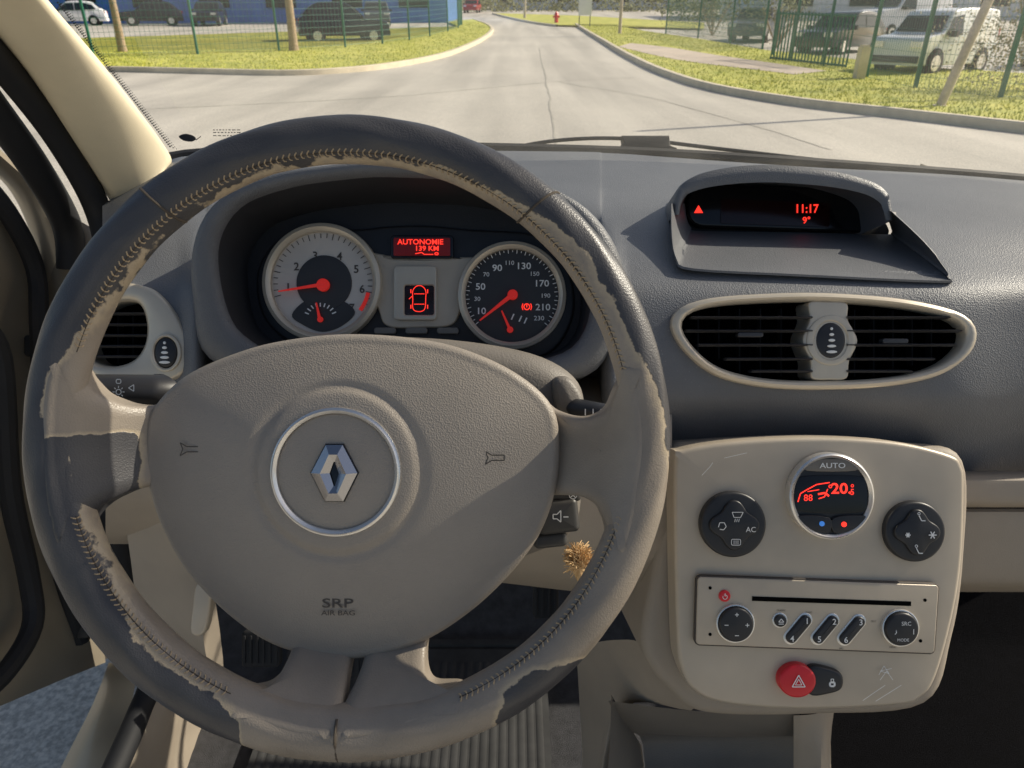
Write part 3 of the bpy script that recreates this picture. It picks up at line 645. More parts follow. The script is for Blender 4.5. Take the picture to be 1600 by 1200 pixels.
for dx,dy in ((0,-16),(0,16),(-16,0),(16,0)):
    line(b,[(1145+dx-3,970+dy),(1145+dx+3,970+dy)],D,1.2,w1)
    if dx>0 or dy<0: line(b,[(1145+dx,970+dy-3),(1145+dx,970+dy+3)],D,1.2,w1)
b.obj('volume_symbols',['mark'],g)
b=B(); text(b,'SRC',1405,968,D,6,w1); text(b,'MODE',1400,993,D,4.5,w1); text(b,'♪',1389,981,D,8,w1); line(b,[(1416,976),(1416,984)],D,1.2,w1); b.obj('knob_lettering',['mark'],g)
for x,y,n1,n2 in ((1243,979,'1','4'),(1285,980,'2','5'),(1326,981,'3','6')):
    b=B(); pillow(b,rr(x,y,58,23,11.4,-50),D,.002,.0005,w=w0+.0005,m=1); pillow(b,rr(x,y,51,17,8.4,-50),D,.004,.0015,w=w0+.003); b.obj('preset_button',['black','satin'],g)
    b=B(); text(b,n1,x+12,y-13,D,9,w0+.0034,bold=.01); text(b,n2,x-11,y+14,D,9,w0+.0034,bold=.01); b.obj('preset_number',['mark'],g)
b=B(); pillow(b,ell(1215,966,12,12,24),D,.002,.0005,w=w0+.0005,m=1); pillow(b,ell(1215,966,9.5,9.5,24),D,.004,.0015,w=w0+.003); b.obj('eject_button',['black','satin'],g)
b=B(); line(b,[(1211,967),(1215,962),(1219,967)],D,1.2,w0+.0034,closed=True); line(b,[(1211,970),(1219,970)],D,1.2,w0+.0034); b.obj('eject_symbol',['mark'],g)
for x,y,s in ((1217,951,'TRAFFIC'),(1260,954,'BAND'),(1360,968,'TEXT'),(1310,1010,'MP3'),(1390,1008,'MENU')):
    b=B(); text(b,s,x,y,D,2.6,w0+.0003); b.obj('face_lettering',['darkmark'],g)
g=part('hazard_switch',con,S(1262,1061,D))
b=B(); pillow(b,cr([(1262,1040),(1295,1042),(1313,1052),(1313,1072),(1295,1081),(1262,1082)],5),D,.008,.003,w=.005); b.obj('lock_button',['black'],g)
b=B(); pillow(b,ell(1242,1060,29,26,44),D,.01,.0025,.0006,4,w=.0068); b.obj('hazard_button',['redp'],g)
b=B(); line(b,[(1242,1049),(1252,1067),(1232,1067)],D,1.6,.0082,closed=True); line(b,[(1242,1055),(1247,1064),(1237,1064)],D,1.1,.0082,closed=True); b.obj('hazard_symbol',['mark'],g)
b=B(); line(b,rr(1296,1065,7,6,1),D,3,.0055,closed=True); line(b,[(1294,1061),(1294,1057),(1298,1057),(1298,1061)],D,1.2,.0055); b.obj('lock_symbol',['mark'],g)
for pts in ([(1370,1052),(1378,1038),(1386,1050),(1372,1046),(1390,1042)],[(1372,1060),(1382,1046),(1392,1060)],[(1345,1092),(1368,1076),(1380,1068)],[(1365,1093),(1405,1068)],[(1095,742),(1108,728),(1112,722)],[(1290,715),(1335,724)],[(1130,715),(1165,707)]):
    b=B(); line(b,pts,.622,.8,.0034); b.obj('scratch',['mark'],con)
# tunnel and tray
tun=thing('centre_tunnel','taupe centre tunnel with an open storage tray under the console','centre tunnel',S(1100,1150,.8))
b=B(); surf(b,[[S(900,1010,.86),S(960,1000,.76),S(1010,1010,.70),S(1060,1085,.67)],[S(905,1090,.90),S(950,1072,.80),S(1000,1085,.74),S(1080,1110,.69)],[S(910,1200,.92),S(935,1170,.84),S(955,1120,.80),S(975,1110,.80)],[S(905,1420,.95),S(925,1400,.86),S(925,1300,.80),S(950,1300,.80)]],5,5)
b.obj('tunnel_side',['taupe2'],tun,ang=60)
b=B(); surf(b,[[S(1240,1118,.70),S(1270,1116,.70),S(1300,1108,.72),S(1305,1100,.80)],[S(1240,1160,.72),S(1262,1160,.71),S(1292,1160,.72),S(1298,1160,.9)],[S(1240,1260,.74),S(1270,1260,.72),S(1290,1260,.72),S(1300,1260,.95)]],3,3)
b.obj('tunnel_side',['taupe2'],tun,ang=60)
b=B(); surf(b,[[S(950,1095,.74),S(1100,1112,.71),S(1250,1112,.70)],[S(980,1140,.82),S(1110,1150,.80),S(1240,1150,.76)],[S(1005,1165,.86),S(1110,1160,.86),S(1240,1155,.80)],[S(1010,1320,.80),S(1110,1320,.80),S(1242,1320,.76)]],4,4)
surf(b,[[S(955,1085,.73),S(950,1200,.76),S(930,1320,.76)],[S(975,1120,.80),S(985,1200,.80),S(980,1320,.78)],[S(1002,1165,.87),S(1010,1240,.84),S(1010,1320,.80)]],4,4)
b.obj('storage_tray',['shroud'],tun,ang=50)
# ================================================================ CAR
car=thing('car','beige trimmed car with windscreen pillar, floor and open driver door','car',V((.27,.9,.3)))
b=B()
path=[((-10,-110),(-150,-110),.52),((75,0),(-60,0),.62),((150,88),(40,110),.72),((215,170),(110,215),.82),((266,243),(176,322),.93)]
rows=[]
for (r1,l1,dd) in path:
    rx,ry=r1;lx,ly=l1
    rows.append([S(rx,ry,dd+.03),S(rx-4,ry+2,dd),S(rx*.72+lx*.28,ry*.72+ly*.28,dd-.018),S(rx*.4+lx*.6,ry*.4+ly*.6,dd-.022),S(lx*.9+rx*.1,ly*.9+ry*.1,dd-.008),S(lx,ly,dd+.02)])
rows.append([S(262,262,.98),S(250,275,.92),S(225,300,.91),S(195,320,.91),S(180,330,.92),S(176,345,.97)])
surf(b,rows,4,6); b.obj('windscreen_pillar',['beige'],car,ang=70)
b=B()
tube(b,co([S(-140,-60,.58),S(-60,30,.64),S(20,120,.74),S(95,220,.84),S(150,320,.92),S(168,400,.93),S(150,480,.93),S(165,700,.95),S(185,860,1.0),S(222,1000,1.04),S(236,1060,1.02),S(215,1120,.98),S(180,1200,.92),S(120,1330,.85)],6),.016,12); b.obj('door_seal',['rubber'],car)
b=B(); tube(b,co([S(-170,-20,.60),S(-90,70,.66),S(-20,160,.76),S(52,258,.86),S(104,350,.95),S(112,420,.97)],6),.018,12)
b.obj('door_seal',['rubber'],car)
b=B(); surf(b,[[S(85,290,.97),S(105,330,.97),S(150,360,.98)],[S(75,420,.98),S(105,440,.97),S(160,470,.96)],[S(85,600,1.0),S(125,620,.98),S(180,640,.96)],[S(120,850,1.06),S(155,850,1.03),S(185,870,1.0)],[S(165,1030,1.14),S(190,1020,1.1),S(215,1020,1.05)]],4,4); b.obj('door_post',['doorpaint'],car,ang=60)
b=B(); surf(b,[[S(200,760,.9),S(240,780,.9),S(300,800,.95)],[S(225,900,1.0),S(260,900,1.0),S(330,900,1.05)],[S(240,1020,1.02),S(280,1040,1.04),S(350,1060,1.15)],[S(230,1120,.98),S(265,1140,1.02),S(330,1120,1.2)],[S(190,1220,.92),S(225,1240,.98),S(300,1240,1.1)],[S(120,1400,.85),S(160,1400,.9),S(240,1400,1.0)]],4,4); b.obj('side_trim',['taupe2'],car,ang=60)
b=B(); surf(b,[[S(170,1035,1.12),S(185,1040,1.08),S(215,1050,1.03)],[S(145,1100,1.06),S(160,1110,1.03),S(200,1120,1.0)],[S(95,1200,.98),S(120,1210,.95),S(165,1210,.93)],[S(10,1380,.88),S(40,1380,.86),S(100,1380,.85)],],4,4)
b.obj('door_sill',['doorpaint'],car,ang=60)
b=B(); surf(b,[[V((x,y,z-.04*abs(x-.27))) for x in (-.62,-.5,0,.54,1.04,1.16)] for y,z in ((1.16,1.02),(1.4,.98),(1.75,.90),(2.0,.78),(2.1,.5),(2.1,.22))],4,4); b.obj('unseen_bonnet',['doorpaint'],car,ang=60)  # unseen bonnet, added so its shadow falls on the ground beside the car
b=B(); surf(b,[[V((-.63,y,z)) for y in (1.12,1.3,1.6,1.9,2.1)] for z in (.99,.8,.5,.2)],3,3); b.obj('unseen_front_wing',['doorpaint'],car)  # wings out of view, both added to keep sun off that ground
b=B(); surf(b,[[V((1.17,y,z)) for y in (1.12,1.3,1.6,1.9,2.1)] for z in (.99,.8,.5,.2)],3,3); b.obj('unseen_front_wing',['doorpaint'],car)
FLR=((-.3,.33),(.3,.33),(.85,.33),(.98,.36),(1.12,.5),(1.22,.75),(1.25,1.0))
b=B(); surf(b,[[V((x,y,z)) for x in (-.62,-.3,0,.2,.34)] for y,z in FLR],3,4); b.obj('floor_carpet',['carpet'],car,ang=70)
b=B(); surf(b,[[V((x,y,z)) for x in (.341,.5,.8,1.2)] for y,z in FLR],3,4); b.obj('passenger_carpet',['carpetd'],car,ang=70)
b=B(); wr=[]
for t in (0,.25,.5,.75,1):
    yy=1.10-.62*t; zz=1.13+.42*t
    wr.append([V((.27+s*(.66-.10*t),yy-.10*s*s*(1-.3*t),zz+.004)) for s in (-1,-.75,-.5,-.25,0,.25,.5,.75,1)])
surf(b,wr,3,3); b.obj('windscreen',['glass'],car,ang=80)
b=B()
sc_pts=[S(150,300,.98),S(262,247,1.04),S(420,236,1.06),S(620,230,1.07),S(800,232,1.08),S(1000,238,1.08),S(1200,250,1.08),S(1400,264,1.08),S(1600,280,1.08),S(1900,310,1.06)]
tube(b,co(sc_pts,5),.008,8); b.obj('scuttle_strip',['rubber'],car)
b=B()
pillow(b,cr([(280,212),(290,209),(302,212),(306,217),(300,221),(288,220),(281,216)],3),1.0,.0005,.0001)
for yy in (203,207,212):
    x=333
    while x<372: q=random.uniform(2,6); line(b,[(x,yy),(x+q,yy)],1.0,1.4); x+=q+2
line(b,[(306,219),(314,213)],1.0,1.5); b.obj('glass_sticker',['rubber'],car)
b=B()
for i in range(70):
    t=i/70; 
    for k in range(3): pillow(b,ell(84+(262-84)*t+6+k*5,4+(232-4)*t+k*2,1.5-.4*k,1.5-.4*k,6),.66+.30*t,.0003,.0001)
b.obj('glass_frit',['rubber'],car)
door=part('door',car,S(20,1080,.95))
b=B(); surf(b,[[S(88,470,1.02),S(40,380,.95),S(-40,300,.85),S(-200,230,.7)],[S(105,560,1.04),S(50,520,.98),S(-40,480,.88),S(-200,440,.72)],[S(125,800,1.1),S(70,800,1.02),S(-40,800,.9),S(-200,800,.75)],[S(155,960,1.14),S(90,990,1.05),S(-40,1030,.93),S(-200,1090,.78)],[S(165,1035,1.16),S(90,1065,1.07),S(-40,1120,.95),S(-200,1180,.8)]],5,5)
b.obj('door_panel',['doorpaint'],door,ang=60)
b=B(); tube(b,co([S(-120,150,.78),S(-30,230,.86),S(40,300,.93),S(80,400,.98),S(88,480,1.0)],6),.018,10,flat=.6)
b.obj('window_frame',['doorpaint'],door)
b=B(); tube(b,co([S(-60,250,.82),S(10,330,.89),S(55,420,.95),S(62,520,.95),S(70,700,1.0),S(92,880,1.04),S(128,1000,1.1)],6),.012,10); b.obj('door_rubber',['rubber'],door)
b=B(); tube(b,co([S(-40,500,.83),S(0,560,.86),S(15,760,.9),S(45,900,.96),S(50,980,.96),S(0,1060,.9),S(-60,1100,.85)],6),.013,10); b.obj('door_rubber',['rubber'],door)
for q,dd in ((rr(47,540,22,34,6),.965),(rr(128,985,20,26,5),1.08)):
    b=B(); pillow(b,q,dd,.03,.003); b.obj('hinge',['black'],door)
wip=thing('windscreen_wiper','black windscreen wiper resting at the base of the glass','wiper',S(1010,222,1.12))
b=B(); tube(b,co([S(775,237,1.12),S(850,222,1.12),S(930,216,1.12),S(1010,219,1.12),S(1120,232,1.12),S(1340,257,1.12)],5),.0030,8); tube(b,co([S(800,240,1.12),S(900,234,1.12),S(1010,234,1.12),S(1100,240,1.12),S(1345,262,1.12)],4),.0028,8); b.obj('wiper_blade',['rubber'],wip)
b=B(); pillow(b,[(972,211),(1046,211),(1048,226),(1058,234),(1000,236),(966,232),(974,222)],1.112,.02,.003); b.obj('wiper_arm',['rubber'],wip)
# ================================================================ PEDALS, MAT, PENDANT
def pedal(lbl,x,y,w,h,d,g='pedals above the driver footwell'):
    t=thing('pedal',lbl,'pedal',S(x,y,d),group=g)
    b=B(); pillow(b,rr(x,y,w,h,6,0),d,.012,.003)
    k=int(w//9)
    for i in range(k): pillow(b,rr(x-w/2+w*(i+.5)/k,y,4,h-12,1.5),d,.003,.0006,w=.002)
    b.obj('pedal_pad',['rubber'],t); b=B(); tube(b,[S(x,y-h*.2,d+.02),S(x,y-h*1.2,d+.05),S(x,y-h*2.2,d+.03)],.008,8); b.obj('pedal_arm',['black'],t)
pedal('black ribbed accelerator pedal above the carpet',853,925,40,84,.96); pedal('black ribbed clutch pedal above the carpet',407,1015,60,56,.96); pedal('black ribbed brake pedal above the carpet',550,1030,66,58,.95)
fm=thing('floor_mat','grey ribbed rubber floor mat on the driver footwell carpet','floor mat',V((-.15,.6,.345)))
b=B(); box(b,(-.17,.52,.345),(.46,.80,.008))
for i in range(30):
    x=-.385+i*.0148; loft(b,[[V((x-.0055,y,.3493)),V((x-.0035,y,.3502)),V((x+.0035,y,.3502)),V((x+.0055,y,.3493))] for y in (.15,.89)],closed=False)
for y in (.93,.11): box(b,(-.17,y,.352),(.46,.012,.006))
b.obj('mat_sheet',['mat'],fm)
pen=thing('key_pendant','small frayed beige fabric pendant hanging from the ignition key','pendant',S(905,870,.56))
b=B()
for i in range(420):
    a=random.gauss(0,1.1); L=random.uniform(14,30); cy=random.uniform(866,888)
    top=S(904+random.uniform(-7,7),cy,.56,random.uniform(-.006,.006)); tip=S(904+L*math.sin(a)*.9,cy-L*math.cos(a)*.8,.56,random.uniform(-.012,.012))
    tube(b,[top,(top+tip)/2+V((random.uniform(-1,1),0,random.uniform(-1,1)))*.0015,tip],.00035,3)
pillow(b,cr([(896,868),(904,862),(914,868),(916,890),(906,912),(898,900),(893,885)],4),.565,.008,.004,.002,3)
b.obj('pendant_tuft',['fluff'],pen)
# ================================================================ GROUND
def cuts(bm):
    for y in (Y0,Y1):
        bmesh.ops.bisect_plane(bm,geom=bm.verts[:]+bm.edges[:]+bm.faces[:],plane_co=(0,y,0),plane_no=(0,1,0))
def sheet(name,outline,h,m,**kw):
    bm=bmesh.new(); vs=[bm.verts.new((p[0],p[1],0)) for p in outline]; bm.faces.new(vs); bmesh.ops.triangulate(bm,faces=bm.faces[:]); cuts(bm)
    for v in bm.verts: v.co.z=gz(v.co.y)+h
    bmesh.ops.recalc_face_normals(bm,faces=bm.faces[:])
    me=bpy.data.meshes.new(name); bm.to_mesh(me); bm.free(); me.materials.append(M[m])
    ob=bpy.data.objects.new(name,me); sc.collection.objects.link(ob)
    for k,v in kw.items(): ob[k]=v
    return ob
sheet('ground',[(-500,-300),(500,-300),(500,900),(-500,900)],0,'ground',kind='structure')
sheet('road',[(-90,-20),(90,-20),(90,130),(-90,130)],.006,'asphalt',kind='structure')
def lawn(pts,kerb_n,name='lawn',h=.11):
    W=[G(*p) for p in pts]; sheet(name,[(p.x,p.y) for p in W],h,'grass',kind='structure')
    k=[V((p.x,p.y,gz(p.y))) for p in W[:kerb_n]]; k=co(k,5)
    b=B(); rings=[]
    for i,p in enumerate(k):
        t=(k[min(len(k)-1,i+1)]-k[max(0,i-1)]); t.z=0; t.normalize(); s=V((-t.y,t.x,0))
        rings.append([V((p.x,p.y,gz(p.y)))+s*a+V((0,0,z)) for a,z in ((-.09,-.02),(-.09,.13),(-.07,.145),(.07,.145),(.09,.13),(.09,-.02))])
    loft(b,rings,closed=False); b.obj('kerb',['conc'],None,kind='structure')
    return [(p.x,p.y) for p in W]
def sm(pts,k=4): return [tuple(p) for p in co(pts,k)]
L1f=sm([(-500,112),(-100,112),(150,112),(300,115),(450,118),(560,112),(640,101),(700,87),(745,68),(767,52),(764,42),(740,32)])
L1=lawn(L1f+[(700,36),(715,44),(660,58),(560,72),(450,80),(300,84),(150,84),(-500,84)],len(L1f))
L2f=sm([(900,40),(925,56),(945,68),(985,92),(1040,118),(1120,143),(1250,166),(1400,184),(1600,208),(1800,232),(2300,290)])
L2=lawn(L2f+[(2300,160),(1700,128),(1450,112),(1330,98),(1200,84),(1100,66),(1010,52),(960,42)],len(L2f))
L3f=sm([(770,22),(800,30),(840,38),(870,42)])
L3=lawn(L3f+[(940,40),(1100,48),(1100,38),(900,26)],len(L3f))
pw=[G(*p) for p in sm([(985,72),(1050,80),(1120,92),(1200,104),(1290,118)])+sm([(1240,124),(1180,116),(1100,106),(1040,96),(965,78)])]
sheet('footpath',[(p.x,p.y) for p in pw],.118,'path',kind='structure')
b=B()
for pts,wd in (([(842,75),(850,110),(858,150),(865,200),(868,250)],.016),([(640,150),(760,138),(870,128),(990,122)],.02),([(150,175),(300,168),(470,160),(640,150)],.02),([(870,128),(1000,150),(1150,190),(1300,235)],.012)):
    W=co([G(*p) for p in pts],8); l0=[];r0=[]
    for i,p in enumerate(W):
        t=(W[min(len(W)-1,i+1)]-W[max(0,i-1)]).normalized(); s=V((-t.y,t.x,0))*wd*random.uniform(.5,1.4); j=V((random.uniform(-.03,.03),random.uniform(-.03,.03),0))
        for q,L in ((p+s+j,l0),(p-s+j,r0)): L.append(V((q.x,q.y,gz(q.y)+.010)))
    loft(b,[l0,r0],closed=False)
b.obj('road_joint',['seal'],None,kind='structure')
b=B(); pwp=[(p.x,p.y) for p in pw]
for po,num,xr in ((L1,16000,(-30,5)),(L2,24000,(2,26)),):
    y0=min(p[1] for p in po);y1=min(60,max(p[1] for p in po)); n=0;tr=0
    while n<num and tr<num*15:
        tr+=1; x=random.uniform(*xr);y=y0+(y1-y0)*random.random()**1.5
        if not inside((x,y),po) or inside((x,y),pwp): continue
        n+=1; h=random.uniform(.02,.07); a=random.uniform(0,6.28); dx,dy=math.cos(a)*.014,math.sin(a)*.014; z=gz(y)+.108; lx,ly=random.uniform(-.04,.04),random.uniform(-.04,.04)
        b.v+=[V((x-dx,y-dy,z)),V((x+dx,y+dy,z)),V((x+lx,y+ly,z+h))]; k=len(b.v); b.f.append((k-3,k-2,k-1)); b.m.append(0); b.w+=[0,0,0]
b.obj('grass',['blade'],None,kind='stuff')
# ---------------------------------------------------------------- fences
def fence(lbl,pts,h,dense=.2,r=.0045):
    t=thing('mesh_fence',lbl,'fence',pts[0])
    for p in pts:
        b=B(); box(b,(p.x,p.y,p.z+h/2),(.07,.07,h)); box(b,(p.x,p.y,p.z+h+.01),(.085,.085,.02)); b.obj('post',['green'],t)
    for a,c in zip(pts[:-1],pts[1:]):
        b=B()
        L=(c-a).length; n=int(L/dense)
        for i in range(1,n):
            p=a.lerp(c,i/n); tube(b,[p+V((0,0,.08)),p+V((0,0,h-.05))],r*.8,3,caps=False)
        for k in range(11):
            z=.1+(h-.2)*k/10; tube(b,[a+V((0,0,z)),c+V((0,0,z))],r,3,caps=False)
        b.obj('mesh_panel',['green'],t)
def up(p,z=.1): return V((p.x,p.y,p.z+z))
fence('green mesh fence on posts along the grass verge',[up(G(*p)) for p in ((-160,98),(0,97),(148,95),(310,90),(437,85),(540,79),(598,73),(640,67),(672,61),(700,53),(716,47),(722,42))],2.3,.15,.006)
fence('green mesh fence around the van car park',[up(G(*p),.02) for p in ((2000,158),(1780,156),(1560,162),(1428,146),(1352,128),(1285,110),(1235,98),(1205,92))],2.4,.12,.005)
fence('green mesh fence by the far footpath',[up(G(*p),.02) for p in ((1190,82),(1140,72),(1090,62),(1040,54))],2.0,.12,.010)
gt=thing('metal_gate','dark green slatted metal gate beside the car park','gate',G(1265,110))
b=B(); a=up(G(1203,98),0); c=up(G(1320,112),0)
for i in range(24):
    p=a.lerp(c,i/23); box(b,(p.x,p.y,p.z+.75),(.035,.03,1.4))
for z in (.15,1.4): tube(b,[a+V((0,.03,z)),c+V((0,.03,z))],.03,6)
b.obj('gate_slats',['green'],gt)
def pole(lbl,base,lean,h,r,m):
    t=thing('wooden_pole',lbl,'pole',base); b=B(); tube(b,co([base,base+lean*.5*h+V((0,0,h*.5)),base+lean*h+V((0,0,h))],5),lambda q:r*(1-.2*q),12); b.obj('pole_shaft',[m],t)
    b=B(); tube(b,[base,base+V((0,0,.12))],r*1.6,12); b.obj('pole_foot',['conc'],t)
pole('pale weathered pole leaning on the grass verge',G(1464,176),V((.22,.0,0)),4.5,.075,'wood')
pole('pale pole standing by the far verge',G(968,56),V((.0,0,0)),5,.09,'wood')
pole('grey pole beside the far road',G(820,30),V((0,0,0)),6,.12,'wood')
hy=thing('fire_hydrant','red fire hydrant on the far grass verge','hydrant',G(869,38))
b=B(); q=G(869,38); tube(b,[q,q+V((0,0,.6))],.14,12); tube(b,[q+V((0,0,.6)),q+V((0,0,.75)),q+V((0,0,.85))],lambda t:.17-.12*t,12); tube(b,[q+V((-.25,0,.5)),q+V((.25,0,.5))],.07,8); b.obj('hydrant_body',['redp'],hy)
sg=thing('notice_board','small white notice board on two legs by the road','sign',G(913,44)); q=G(913,44)
b=B(); box(b,q+V((0,0,1.3)),(.85,.05,1.1)); b.obj('board',['wall'],sg)
for sx in (-.35,.35):
    b=B(); box(b,q+V((sx,.04,.7)),(.06,.06,1.4)); b.obj('leg',['gcar'],sg)
st=thing('concrete_bollard','short pale concrete post beside the gate','bollard',G(1340,130)); q=G(1340,130)
b=B(); box(b,q+V((0,0,.4)),(.22,.22,.8)); box(b,q+V((0,0,.82)),(.16,.16,.05)); b.obj('bollard_post',['conc'],st)
# ---------------------------------------------------------------- cars
def vehicle(lbl,cat,pos,head,kind,paint,L,Wd,Ht,grp):
    t=thing('parked_car' if kind!='van' else 'parked_van',lbl,cat,pos,group=grp)
    rot=Matrix.Rotation(math.radians(head),3,'Z')
    def T(x,y,z): return V(pos)+rot@V((x*L,y,z*Ht))
    if kind=='van': prof=[(-.5,.16),(-.5,.42),(-.485,.55),(-.40,.60),(-.27,.64),(-.17,.90),(-.10,.97),(.1,1.0),(.44,.98),(.485,.9),(.5,.5),(.5,.16)]; belt=.56
    else: prof=[(-.5,.18),(-.5,.40),(-.48,.52),(-.35,.58),(-.22,.62),(-.08,.92),(.02,.99),(.18,1.0),(.32,.94),(.44,.68),(.49,.6),(.5,.40),(.5,.18)]; belt=.60
    prof=[tuple(p) for p in co(prof,3)]
    def hw(z): return Wd/2*(1-.17*max(0,(z-belt)/(1-belt)) if z>belt else 1-.05*max(0,(.35-z)/.35))
    def rg(s,k): return [T(x*k,s*hw(z),.5+(z-.5)*(k if k<1 else 1)) for x,z in prof]
    b=B(); loft(b,[rg(-1,.955),rg(-.97,.985),rg(-.9,1),rg(0,1.004),rg(.9,1),rg(.97,.985),rg(1,.955)],cap0=True,cap1=True); b.obj('body',[paint],t,ang=40)
    for s in (-1,1):
        if kind=='van': ws_=[[(-.245,.60),(-.165,.86),(-.03,.90),(-.03,.60)]]
        else: ws_=[[(-.20,.62),(-.075,.88),(.05,.92),(.05,.62)],[(.065,.62),(.065,.92),(.2,.92),(.33,.84),(.38,.66)]]
        for w in ws_: b=B(); b.add([T(x,s*(hw(z)*1.0+.012),z) for x,z in w],[tuple(range(len(w)))]); b.obj('window',['glassd'],t)
    wf=[(-.262,.655),(-.175,.885)] if kind=='van' else [(-.215,.635),(-.095,.905)]
    wb=[(.489,.62),(.483,.88)] if kind=='van' else [(.43,.72),(.345,.92)]
    for q in (wf,wb):
        e=-.012 if q is wf else .012
        (x0,z0),(x1,z1)=q; b=B(); b.add([T(x0+e,-hw(z0)*.88,z0),T(x0+e,hw(z0)*.88,z0),T(x1+e,hw(z1)*.88,z1),T(x1+e,-hw(z1)*.88,z1)],[(0,1,2,3)]); b.obj('windshield' if e<0 else 'rear_window',['glassd'],t)
    r=.31*min(1,Ht/1.5)
    for sx in (-.31,.31):
        for s in (-1,1):
            b=B(); c=T(sx,s*(Wd/2-.08),0)+V((0,0,r)); ax=rot@V((0,s,0)); 
            tube(b,[c-ax*.1,c+ax*.09,c+ax*.1],lambda q:r if q<.9 else r*.93,24); tube(b,[c,c+ax*.105],r*.62,14,m=1); b.obj('wheel',['tyre','satin'],t)
            b=B(); tube(b,[T(sx,s*(Wd/2-.2),0)+V((0,0,r)),T(sx,s*(Wd/2-.005),0)+V((0,0,r))],r*1.15,24); b.obj('wheel_arch',['rubber'],t)
    for s in (-1,1):
        b=B(); c=T(-.488,s*Wd*.36,.47); box(b,c,(.16,.32,.14),rot); b.obj('headlight',['satin'],t)
        b=B(); c=T(.492,s*Wd*.42,.62 if kind=='van' else .55); box(b,c,(.08,.16,.28 if kind=='van' else .16),rot); b.obj('tail_light',['lamp'],t)
        b=B(); box(b,T(-.19,s*(Wd/2+.08),.62),(.1,.2,.14),rot); b.obj('mirror',['black'],t)
    for sx in (-.49,.49):
        b=B(); box(b,T(sx,0,.25),(.14,Wd*.9,.16),rot); b.obj('bumper',['black' if kind=='van' else paint],t)
gr='cars parked behind the fences'
vehicle('white delivery van parked behind the green fence','van',G(1450,115),30,'van','white',3.3,1.5,1.6,gr)
vehicle('dark grey hatchback parked beside the white van','car',G(1345,88)+V((0,2,0)),38,'car','dcar',3.7,1.6,1.45,gr)
vehicle('dark car parked by the far fence','car',G(1190,66)+V((0,1,0)),60,'car','gcar',4.1,1.7,1.5,gr)
vehicle('pale van parked far behind the fence','van',G(1400,62)+V((3,6,0)),20,'van','wall',5.0,1.9,2.3,gr)
vehicle('white car parked at the end of the row','car',G(1640,108)+V((1.2,1,0)),38,'car','white',3.7,1.6,1.4,gr)
gl='cars in the car park behind the verge'
vehicle('black hatchback parked close to the fence','car',G(530,68)+V((0,1,0)),200,'car','dcar',4.0,1.75,1.65,gl)
for x,y,p,l in ((330,40,'dcar','dark car in the car park'),(240,40,'dcar','dark car in the car park'),(120,40,'wall','white car in the car park'),(40,42,'gcar','grey car in the car park'),(590,40,'gcar','grey car in the car park')):
    vehicle(l,'car',G(x,y),100 if x%20 else 20,'car',p,4.1,1.75,1.55,gl)
vehicle('small red car on the far road','car',G(738,20),85,'car','rcar',4.0,1.7,1.5,gr)
# ---------------------------------------------------------------- trees
def tree(lbl,base,h,r):
    t=thing('bare_tree',lbl,'tree',base); b=B()
    tube(b,co([base,base+V((.03,0,h*.3)),base+V((-.04,.02,h*.6)),base+V((.05,0,h))],5),lambda q:r*(1.25-.9*q) if q>.05 else r*1.4,12); b.obj('trunk',['bark'],t)
    b=B()
    for i in range(26):
        z=h*random.uniform(.45,1); a=random.uniform(0,6.28); L=random.uniform(.8,2.0)
        p=base+V((0,0,z)); q=p+V((math.cos(a)*L*.6,math.sin(a)*L*.6,L*.7)); tube(b,[p,(p+q)/2+V((0,0,-.05)),q],lambda u:.035*(1-u*.8),5)
        for k in range(8):
            s=p.lerp(q,random.uniform(.3,1)); e=s+V((random.uniform(-.5,.5),random.uniform(-.5,.5),random.uniform(.2,.7))); tube(b,[s,e],lambda u:.009*(1-u*.6),4)
    b.obj('crown',['bark'],t)
tree('slim bare tree trunk on the grass verge',up(G(193,86)),6,.12); tree('slim bare tree trunk beside the mesh fence',up(G(460,84)),6,.14)
def bush(lbl,base,rad,h,n,m='hedge',name='shrub'):
    t=thing(name,lbl,'shrub',base); b=B()
    for i in range(14): 
        a=random.uniform(0,6.28); tube(b,[base,base+V((math.cos(a)*rad*.5,math.sin(a)*rad*.5,h*.8))],.02,5)
    b.obj('stem',['bark'],t); b=B()
    cl=[(V((random.gauss(0,rad*.45),random.gauss(0,rad*.45),random.uniform(.15,1)*h)),random.uniform(.15,.35)*rad) for _ in range(22)]
    for i in range(n):
        c,s=random.choice(cl); p=base+c+V((random.gauss(0,s),random.gauss(0,s),random.gauss(0,s)));
        if p.z<base.z: continue
        u=V((random.gauss(0,1),random.gauss(0,1),random.gauss(0,1))).normalized(); w=u.orthogonal().normalized(); k=random.uniform(.02,.05)
        b.v+=[p+u*k,p+w*k*.5,p-u*k,p-w*k*.5]; q=len(b.v); b.f.append((q-4,q-3,q-2,q-1)); b.m.append(0); b.w+=[0]*4
    b.obj('foliage',[m],t)
bush('straggly pale shrub growing through the fence',G(1610,150),1.3,2.2,5000,'twig')
bush('green shrub beside the far fence',G(1120,58)+V((0,1,0)),1.6,2.0,3500)
bush('dark shrub behind the metal gate',G(1240,80)+V((0,2,0)),1.6,1.9,3500)
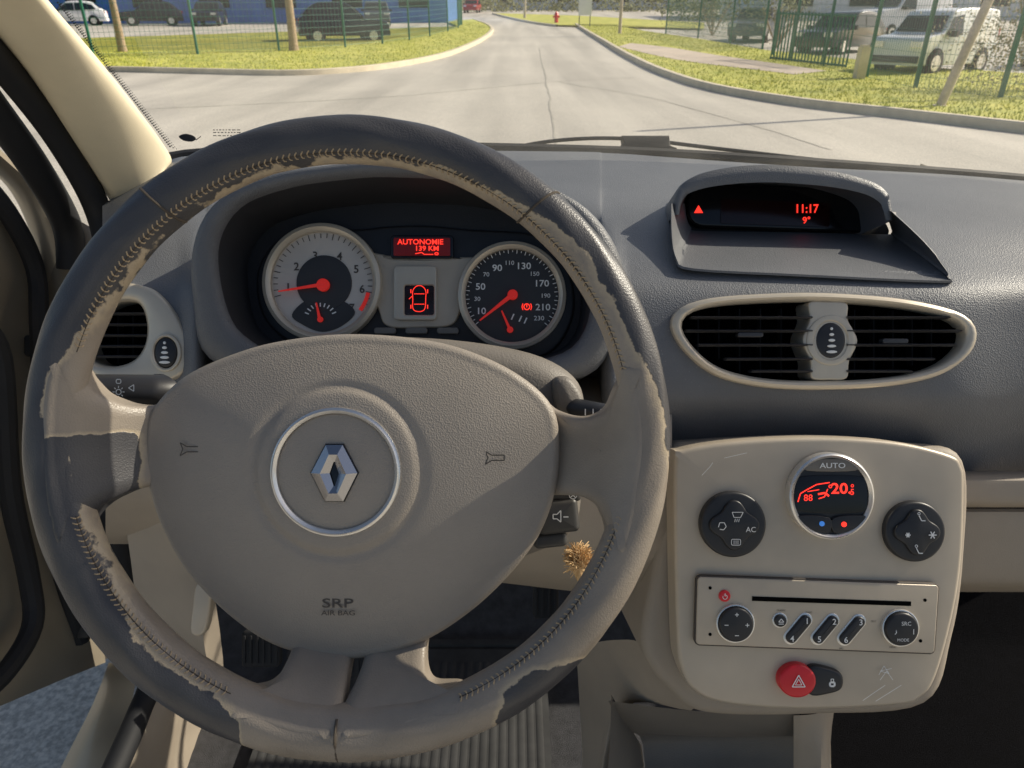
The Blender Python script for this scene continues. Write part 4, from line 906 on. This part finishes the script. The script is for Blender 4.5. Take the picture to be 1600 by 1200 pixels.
# ---------------------------------------------------------------- buildings
def building(lbl,cx,cy,w,dp,h,m,ncol):
    z=gz(cy); t=thing('building',lbl,'building',V((cx,cy,z)))
    b=B(); box(b,(cx,cy+dp/2,z+h/2),(w,dp,h))
    for i in range(int(w/1.2)): box(b,(cx-w/2+.6+i*1.2,cy-.03,z+h/2),(.12,.06,h-.1))
    b.obj('wall',[m],t); b=B(); box(b,(cx,cy+dp/2,z+h+.15),(w+.6,dp+.6,.3)); b.obj('roof',['gcar'],t)
    for i in range(ncol):
        b=B(); x=cx-w/2+w*(i+.5)/ncol; box(b,(x,cy-.08,z+1.7),(w/ncol*.45,.05,1.3)); b.obj('window',['glassd'],t)
building('long blue clad industrial building behind the car park',-28,62,46,15,6,'bluewall',9)
building('white industrial building at the end of the road',14,118,34,15,7,'wall',8)
building('white warehouse behind the parked vans',42,70,40,15,6,'wall',7)
b=B()
for i in range(26000):
    x=random.uniform(-60,70); y=random.choice((112,105,66))+random.gauss(0,1.5)
    if y<90 and not(12<x<24): continue
    hh=2.6+1.2*math.sin(x*.7)+.8*math.sin(x*1.9); p=V((x,y,gz(y)+random.random()*max(.5,hh)))
    u=V((random.gauss(0,1),random.gauss(0,1),random.gauss(0,1))).normalized(); w=u.orthogonal().normalized(); k=random.uniform(.1,.25)
    b.v+=[p+u*k,p+w*k*.6,p-u*k,p-w*k*.6]; q=len(b.v); b.f.append((q-4,q-3,q-2,q-1)); b.m.append(0); b.w+=[0]*4
b.obj('distant_hedge',['hedge'],None,kind='stuff')
# ---------------------------------------------------------------- light + camera
Ld=V((.75,.275,.53)).normalized()
el=math.asin(Ld.z); az=math.atan2(Ld.x,Ld.y)
w=bpy.data.worlds.new('World'); sc.world=w; w.use_nodes=True
n=w.node_tree.nodes; sky=n.new('ShaderNodeTexSky'); sky.sky_type='NISHITA'; sky.sun_disc=False; sky.sun_elevation=el; sky.sun_rotation=az; sky.dust_density=2.5
w.node_tree.links.new(sky.outputs[0],n['Background'].inputs[0]); n['Background'].inputs[1].default_value=.10
sl=bpy.data.lights.new('sun','SUN'); sl.energy=5; sl.angle=math.radians(.5); sl.color=(1,.92,.77)
so=bpy.data.objects.new('sun',sl); sc.collection.objects.link(so); so.rotation_euler=(-Ld).to_track_quat('-Z','Y').to_euler(); so.location=(5,5,10)
cd=bpy.data.cameras.new('camera'); cam=bpy.data.objects.new('camera',cd); sc.collection.objects.link(cam); sc.camera=cam
cam.location=CAM; cam.rotation_euler=(math.pi/2-P,0,0); cd.sensor_width=36; cd.lens=FL/1600*36; cd.clip_start=.02; cd.clip_end=2000
cd.dof.use_dof=True; cd.dof.focus_distance=.55; cd.dof.aperture_fstop=20
sc.view_settings.view_transform='Standard'; sc.view_settings.look='None'; sc.view_settings.exposure=0
